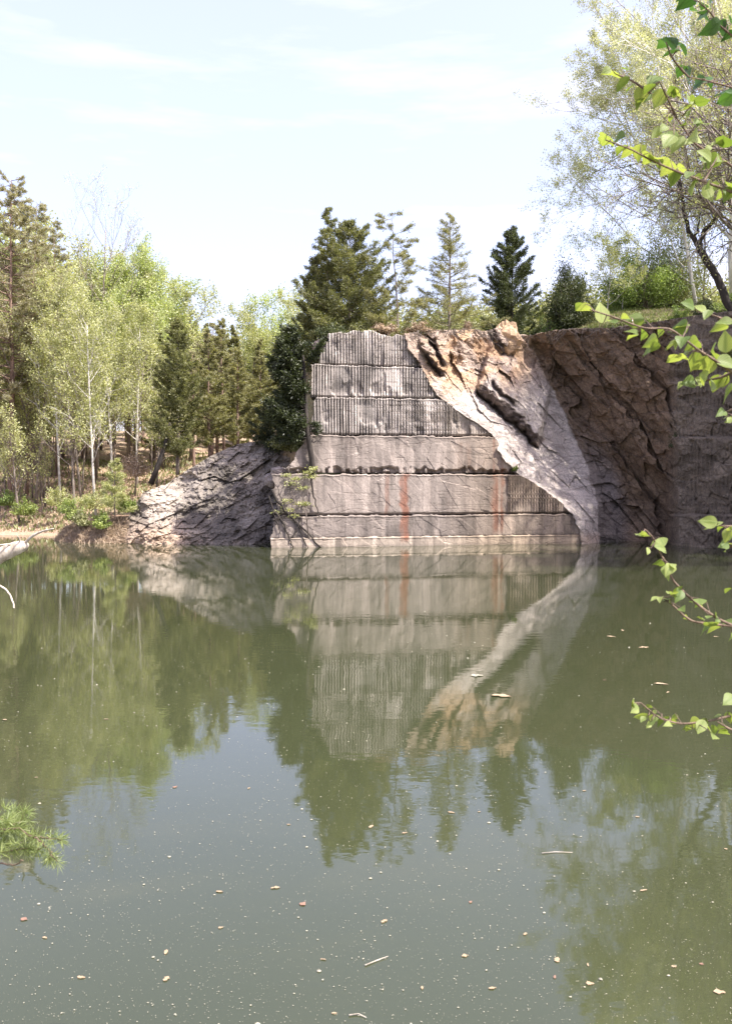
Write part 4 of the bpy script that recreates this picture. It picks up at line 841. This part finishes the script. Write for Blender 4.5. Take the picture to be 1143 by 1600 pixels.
for i, (a, b_) in enumerate(sm):
    flatleaf(a, b_, .026+.04*_h(np.int64(i), np.int64(2), np.int64(1), 5)+max(0, (1150-b_))*.0003, 20+i, 'deadleaf' if i % 6 else 'redleaf', GL if i % 6 else 'small reddish dead leaf floating on the open green water', GG if i % 6 else 'small reddish leaves floating on the water')
for pts, lab in [([(846, 1333), (868, 1331), (894, 1332)], 'straight reddish twig floating low in the reflected sky'), ([(570, 1508), (590, 1500), (606, 1494)], 'pale bent twig floating near the bottom of the picture'), ([(545, 1586), (560, 1584), (572, 1590)], 'thin curved twig floating at the bottom edge')]:
    w = Wood(); q = np.array([PZ(a, c_, .006) for a, c_ in pts]); w.tube(q-q[0], .0045, .002, 5); o = link('floating_twig', w.mesh('floating_twig'), M['dead']); o.location = [float(t) for t in q[0]]; tag(o, lab, 'twig')
rr = np.random.default_rng(500); n = 12000
py_ = 880+720*rr.random(n)**.75; px_ = rr.uniform(-20, 1165, n); q = PZ(px_, py_, .003)
keep = (q[:, 1] > 3.5) & (rr.random(n) < .35+.65*smooth(fbm(q[:, 0]*.3+q[:, 1]*.1, q[:, 1]*.9-q[:, 0]*.25, 0, 501), .42, .62)) & (rr.random(n) < smooth(py_, 880, 1150)*.85+.15); q = q[keep]; n = len(q)
sz = (rr.lognormal(-.4, .6, n)*.0031*np.clip(q[:, 1]/7, .75, 2.2))
k = 6; th = np.arange(k)*2*math.pi/k; rad = sz[:, None]*(.6+.7*rr.random((n, k))); el = rr.uniform(.4, 1, n)[:, None]
V = np.stack([q[:, :1]+rad*np.cos(th), q[:, 1:2]+rad*np.sin(th)*el, np.full((n, k), .004)], -1); ctr = q.copy(); ctr[:, 2] = .004+sz*.5
Va = np.concatenate([V, ctr[:, None]], 1).reshape(-1, 3); bI = (np.arange(n)*(k+1))[:, None]; j = np.arange(k)[None]
Fa = np.stack([bI+j, bI+(j+1) % k, bI+k+0*j], -1).reshape(-1, 3)
tag(link('floating_specks', mesh('floating_specks', Va, Fa), M['speck']), 'pale specks of pollen and seed fluff scattered over the water', 'specks', kind='stuff')

# ------------------------------------------------------------------ foreground
def bigleafmat(name, c1, c2, tcol, trans=.5):
    m, n, l, out = newmat(name)
    at_ = N(n, 'Attribute', attribute_name='leafuv'); sx = N(n, 'SeparateXYZ'); l.new(at_.outputs['Vector'], sx.inputs[0])
    ab = N(n, 'Math', operation='ABSOLUTE'); l.new(sx.outputs['Y'], ab.inputs[0])
    s1 = N(n, 'Math', operation='MULTIPLY_ADD'); l.new(ab.outputs[0], s1.inputs[0]); s1.inputs[1].default_value = -.9; l.new(sx.outputs['X'], s1.inputs[2])
    s2 = N(n, 'Math', operation='MULTIPLY'); l.new(s1.outputs[0], s2.inputs[0]); s2.inputs[1].default_value = 52.
    s3 = N(n, 'Math', operation='SINE'); l.new(s2.outputs[0], s3.inputs[0])
    vr = ramp(n, [(.0, (.0, .0, .0)), (.12, (1, 1, 1))]); l.new(ab.outputs[0], vr.inputs[0])
    s4 = N(n, 'MapRange'); s4.inputs['From Min'].default_value = .6; s4.inputs['From Max'].default_value = 1.; s4.inputs['To Min'].default_value = 1.; s4.inputs['To Max'].default_value = .0; l.new(s3.outputs[0], s4.inputs['Value'])
    s5 = N(n, 'Math', operation='MULTIPLY'); l.new(s4.outputs[0], s5.inputs[0]); l.new(vr.outputs[0], s5.inputs[1])
    tn = N(n, 'Attribute', attribute_name='tone'); rp = ramp(n, [(0, c1), (1, c2)]); l.new(tn.outputs['Fac'], rp.inputs[0])
    mi = N(n, 'MixRGB', blend_type='MULTIPLY'); mi.inputs[2].default_value = (.72, .8, .7, 1); l.new(rp.outputs[0], mi.inputs[1])
    inv = N(n, 'Math', operation='SUBTRACT'); inv.inputs[0].default_value = 1.; l.new(s5.outputs[0], inv.inputs[1]); l.new(inv.outputs[0], mi.inputs[0])
    df = N(n, 'BsdfPrincipled', Roughness=.5); l.new(mi.outputs[0], df.inputs['Base Color']); bp = N(n, 'Bump', Strength=.4, Distance=.002); l.new(s5.outputs[0], bp.inputs['Height']); l.new(bp.outputs[0], df.inputs['Normal'])
    tr = N(n, 'BsdfTranslucent'); mu = N(n, 'MixRGB', blend_type='MULTIPLY'); mu.inputs[0].default_value = 1; l.new(mi.outputs[0], mu.inputs[1]); mu.inputs[2].default_value = (*tcol, 1); l.new(mu.outputs[0], tr.inputs['Color'])
    ms = N(n, 'MixShader'); ms.inputs[0].default_value = trans; l.new(df.outputs[0], ms.inputs[1]); l.new(tr.outputs[0], ms.inputs[2]); l.new(ms.outputs[0], out.inputs[0]); return m
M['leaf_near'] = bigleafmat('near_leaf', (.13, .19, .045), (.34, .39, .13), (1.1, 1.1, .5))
M['leaf_shade'] = bigleafmat('near_leaf_shaded', (.03, .07, .02), (.09, .17, .04), (1.2, 1.4, .7), .3)  # same near leaf with shade put into a darker colour
LT = np.linspace(0, 1, 12); LW = np.array([0, .2, .3, .335, .34, .33, .3, .255, .195, .125, .05, 0])
def leafgeo(basep, d, nrm, L, fold, curl, rr):
    d = d/np.linalg.norm(d); s = np.cross(nrm, d); s /= np.linalg.norm(s)+1e-9; nn = np.cross(d, s)
    pos = basep+d*(LT[:, None]*L)+nn*(-curl*L*LT[:, None]**2)
    wv = LW*L*rr.uniform(.85, 1.15)*(1+.04*np.sin(LT*60))
    rows_ = []
    for k in (-1, -.5, 0, .5, 1): rows_.append(pos+s*(wv*k)[:, None]+nn*(abs(k)*wv*fold+.02*L*np.sin(LT*9+k*3)*abs(k))[:, None])
    V = np.stack(rows_, 1).reshape(-1, 3); uv = np.stack([np.repeat(LT[:, None], 5, 1), np.tile(np.array([-1, -.5, 0, .5, 1])*.5, (12, 1))], -1).reshape(-1, 2)
    return V, uv
def leafy(label, stems, leaves, Yd, mat, seed, LS=.075):
    Yd *= .74; LS *= .67; leaves = leaves+[(a_+random.Random(seed+i_).uniform(-13, 13), b_+random.Random(seed+i_*7).uniform(-9, 9)) for i_, (a_, b_) in enumerate(leaves) if i_ % 3 == 0]
    r = empty('leafy_branch', P(stems[0][0][0], stems[0][0][1], Yd), label, 'branch'); ro = np.array(r.location); rr = np.random.default_rng(seed); wd = Wood(); SP = []
    for st in stems:
        dy = rr.uniform(-.25, .15)
        q = np.array([P(a, b_, Yd+dy*i/(len(st))) for i, (a, b_) in enumerate(st)])-ro; t = np.linspace(0, len(q)-1, len(q)*5); q = np.stack([np.interp(t, np.arange(len(q)), q[:, k]) for k in range(3)], 1)
        ker = np.array([1, 2, 3, 2, 1])/9.; q2 = q.copy()
        for k in range(3): q2[2:-2, k] = np.convolve(q[:, k], ker, 'valid')
        wd.tube(q2, .0042, .0017, 6); SP.append(q2)
    A = np.concatenate(SP); Vs = []; Us = []; n0 = 0; Fs = []; T = []; f = gridfaces(12, 5)
    for (a, b_) in leaves:
        c = P(a, b_, Yd+rr.normal(0, .06))-ro; k = np.argmin(((A-c)**2)[:, [0, 2]].sum(1)); an = A[k]; d = c-an; dl = np.linalg.norm(d)
        d = d/(dl+1e-6)*.8+np.array([-.35, 0, -.25])+rr.normal(0, .3, 3); L = LS*rr.uniform(.55, 1.3); d /= np.linalg.norm(d)
        bs = c-d*L*.5; wd.tube(np.array([an, (an+bs)/2+rr.normal(0, .004, 3), bs]), .0016, .001, 4, False)
        nrm = np.array([rr.normal(.25, .5), rr.normal(-.4, .5), rr.normal(.7, .35)]); V, uv = leafgeo(bs, d, nrm, L, rr.uniform(.05, .6), rr.uniform(-.1, .45), rr)
        Vs.append(V); Us.append(uv); Fs.append(f+n0); n0 += len(V); T += [rr.random()]*len(f)
    link('stem', wd.mesh('stem'), M['twig'], r); link('foliage', mesh('foliage', np.concatenate(Vs), np.concatenate(Fs), True, tone=T, uv=np.concatenate(Us)), M[mat], r); return r
def along(st, k, seed, off=9):
    rr = np.random.default_rng(seed); t = rr.uniform(.1, len(st)-1, k); st = np.array(st, float)
    return [(np.interp(a, np.arange(len(st)), st[:, 0])+rr.normal(0, off), np.interp(a, np.arange(len(st)), st[:, 1])+rr.normal(0, off)) for a in t]
A1 = [(1165, 285), (1143, 259), (1110, 240), (1084, 225), (1056, 184), (1034, 159), (1015, 145)]; A1b = [(1056, 184), (1040, 150), (1030, 128)]
leafy('sunlit leafy branch reaching left across the white-barked tree, upper of the pair', [A1, A1b, [(1015, 145), (985, 125), (960, 115)]],
      [(955, 115), (975, 108), (967, 135), (983, 137), (998, 160), (1013, 137), (1075, 152), (1068, 165), (1045, 187), (1045, 215), (1024, 208), (1057, 223), (1098, 192), (1088, 190), (1065, 195), (1012, 148), (1028, 155), (1020, 125), (1074, 170), (1130, 219), (1120, 222), (1060, 145), (1095, 160), (1105, 232), (1075, 222), (1036, 200), (1050, 140)], 3.6, 'leaf_near', 601)
A2 = [(1165, 308), (1143, 300), (1099, 284), (1059, 269), (1015, 250), (987, 234), (946, 219)]
leafy('sunlit leafy branch just below the upper one, tip against the sky', [A2, [(1099, 284), (1110, 262), (1120, 245)]], [(943, 220), (952, 226), (962, 218), (980, 239), (1009, 248), (998, 240), (1028, 252), (1025, 248), (1052, 277), (1062, 262), (1084, 294), (1075, 272), (1112, 294), (1104, 290), (1137, 303), (1096, 250), (1112, 252), (1125, 248), (1090, 278), (1040, 262), (1120, 305), (1141, 290)], 3.4, 'leaf_near', 602)
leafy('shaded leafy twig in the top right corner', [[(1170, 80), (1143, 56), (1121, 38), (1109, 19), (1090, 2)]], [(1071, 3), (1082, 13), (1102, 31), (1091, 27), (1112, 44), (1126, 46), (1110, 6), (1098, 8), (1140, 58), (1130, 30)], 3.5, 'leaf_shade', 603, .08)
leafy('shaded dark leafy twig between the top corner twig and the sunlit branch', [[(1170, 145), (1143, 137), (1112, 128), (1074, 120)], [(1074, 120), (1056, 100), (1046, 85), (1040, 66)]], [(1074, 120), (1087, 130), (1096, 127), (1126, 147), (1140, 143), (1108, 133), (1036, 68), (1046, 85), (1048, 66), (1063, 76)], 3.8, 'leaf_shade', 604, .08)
A5 = [(1170, 600), (1143, 582), (1113, 561), (1091, 548), (1070, 531), (1045, 512), (1006, 514), (957, 495), (921, 484)]
leafy('long leafy branch hanging in front of the dark cliff rim', [A5, [(1143, 582), (1125, 590), (1100, 595), (1080, 593)], [(1165, 500), (1135, 500), (1105, 490)]], [(913, 483), (938, 488), (945, 492), (955, 503), (989, 501), (975, 497), (985, 519), (1002, 522), (1031, 518), (1021, 543), (1016, 535), (1055, 535), (1046, 537), (1051, 561), (1083, 537), (1091, 568), (1106, 573), (1112, 548), (1076, 597), (1088, 600), (1109, 603), (1098, 592), (1120, 562), (1104, 493), (1087, 481), (1123, 511), (1132, 533), (1134, 599), (1065, 532), (1130, 505), (1072, 550), (1136, 570), (1118, 600), (1060, 512), (1138, 610)], 3.3, 'leaf_near', 605, .082)
leafy('short leafy twig at the right edge beside the shaded wall', [[(1170, 625), (1143, 640), (1130, 645)]], [(1132, 652), (1126, 645), (1140, 655)], 3.4, 'leaf_near', 606)
A7 = [(1165, 985), (1127, 971), (1095, 950), (1067, 925), (1050, 907), (1040, 880), (1030, 864), (1020, 840), (1007, 827)]; A8 = [(1165, 980), (1127, 977), (1082, 972), (1067, 962), (1055, 950), (1040, 937), (1028, 934)]
leafy('leafy twig rising over the dark water below the right wall', [A7, A8], [(997, 832), (1006, 836), (1019, 847), (1034, 847), (1012, 861), (1035, 861), (1032, 881), (1049, 882), (1045, 890), (1060, 927), (1081, 941), (1097, 950), (1093, 940), (1030, 934), (1022, 936), (1045, 940), (1064, 950), (1072, 964), (1093, 966), (1100, 982), (1114, 982), (1110, 972), (1136, 973), (1141, 995), (1053, 930), (1040, 890)], 3.3, 'leaf_near', 607, .062)
leafy('leafy twig tips entering from the right above the rising twig', [[(1175, 812), (1150, 822), (1128, 822)], [(1175, 850), (1150, 852), (1135, 856)], [(1175, 915), (1150, 918)]], [(1114, 822), (1125, 824), (1140, 826), (1132, 858), (1141, 850), (1137, 924), (1141, 840)], 3.3, 'leaf_near', 608, .07)
A9 = [(1170, 1112), (1143, 1118), (1107, 1127), (1060, 1132), (1025, 1120), (1000, 1098)]
leafy('lowest leafy twig over the water at the right', [A9, [(1165, 1145), (1140, 1140), (1120, 1128)], [(1175, 1100), (1150, 1092)]], [(988, 1101), (993, 1107), (1000, 1118), (1004, 1124), (1012, 1104), (1016, 1128), (1024, 1125), (1034, 1126), (1043, 1132), (1052, 1130), (1070, 1137), (1076, 1138), (1094, 1136), (1100, 1130), (1115, 1145), (1125, 1138), (1137, 1122), (1118, 1118), (1139, 1093), (1130, 1144), (1084, 1130)], 3.2, 'leaf_near', 609, .062)
# dead log at the left
r = empty('dead_log', P(-40, 905, 11.), 'bleached broken log with bare twigs poking in from the left over the water', 'log'); ro = np.array(r.location)
def sm3(pts, Y0, dY=0., m=6, seed=1, j=.002):
    q = np.array([P(a, b_, Y0+dY*i/len(pts)) for i, (a, b_) in enumerate(pts)])-ro; t = np.linspace(0, len(q)-1, len(q)*m); q = np.stack([np.interp(t, np.arange(len(q)), q[:, k]) for k in range(3)], 1); return q+np.random.default_rng(seed).normal(0, j, q.shape)
w = Wood(); w.tube(sm3([(-60, 905), (0, 868), (22, 858), (44, 850)], 11, seed=3, j=.0018), np.r_[np.linspace(.10, .085, 18), np.array([.08, .075, .07, .06, .045, .03])], None, 12); link('trunk', w.mesh('trunk'), M['dead'], r)
for pts, a, b_ in [([(38, 850), (50, 838), (66, 830), (84, 826)], .02, .009), ([(33, 849), (30, 842), (28, 838)], .012, .008), ([(22, 852), (14, 850), (5, 851), (-10, 852)], .012, .007), ([(-30, 915), (0, 915), (10, 921), (17, 932), (22, 944), (22, 950)], .016, .008)]:
    w = Wood(); w.tube(sm3(pts, 11, -.3, seed=5), a, b_, 6); link('twig', w.mesh('twig'), M['dead'], r)
# pine sprig at the left
r = empty('pine_branch', P(-30, 1330, 3.), 'sunlit pine bough with needle tufts entering at the lower left edge', 'branch'); ro = np.array(r.location); w = Wood(); lv = Leaves(np.random.default_rng(700)); rr = lv.rng
STS = [[(-30, 1290), (0, 1296), (28, 1292), (45, 1304), (60, 1312), (72, 1322), (90, 1347)], [(45, 1304), (62, 1309), (78, 1310), (98, 1312)], [(-20, 1310), (10, 1300), (18, 1285), (20, 1270)], [(20, 1288), (36, 1282), (38, 1268)], [(-20, 1350), (10, 1350), (25, 1352), (36, 1342)], [(-20, 1335), (10, 1330), (30, 1328), (44, 1326)], [(72, 1322), (62, 1325), (56, 1330)], [(80, 1332), (78, 1340), (76, 1340)], [(-20, 1280), (5, 1280), (30, 1298)]]
for i, st in enumerate(STS):
    q = sm3(st, 3., rr.uniform(-.2, .15), 4, 20+i, .002); w.tube(q, .0035, .0018, 5)
    if i in (4,): continue
    for k in range(0 if i else 0, len(q), 1):
        m = 10 if k < len(q)-3 else 26
        if i == 0 and k > len(q)*.62 and k < len(q)-3: continue
        ax = q[min(k+1, len(q)-1)]-q[max(k-1, 0)]; ax /= np.linalg.norm(ax)+1e-9
        d = ax*.7+rr.normal(0, .75, (m, 3)); d /= np.linalg.norm(d, axis=1)[:, None]; Ln = .042; lv.add(q[k]+d*Ln*.5, d, Ln, .0022)
for k in range(46):
    a, b_ = rr.normal(8, 20), rr.normal(1302, 15); c0 = P(a, b_, 3.+rr.normal(0, .05))-ro; d = rr.normal(0, 1, (22, 3))+np.array([.3, 0, .6]); d /= np.linalg.norm(d, axis=1)[:, None]; lv.add(c0+d*.02, d, .042, .0024)
link('stem', w.mesh('stem'), M['twig'], r); link('needles', lv.mesh('needles'), M['needle'], r)
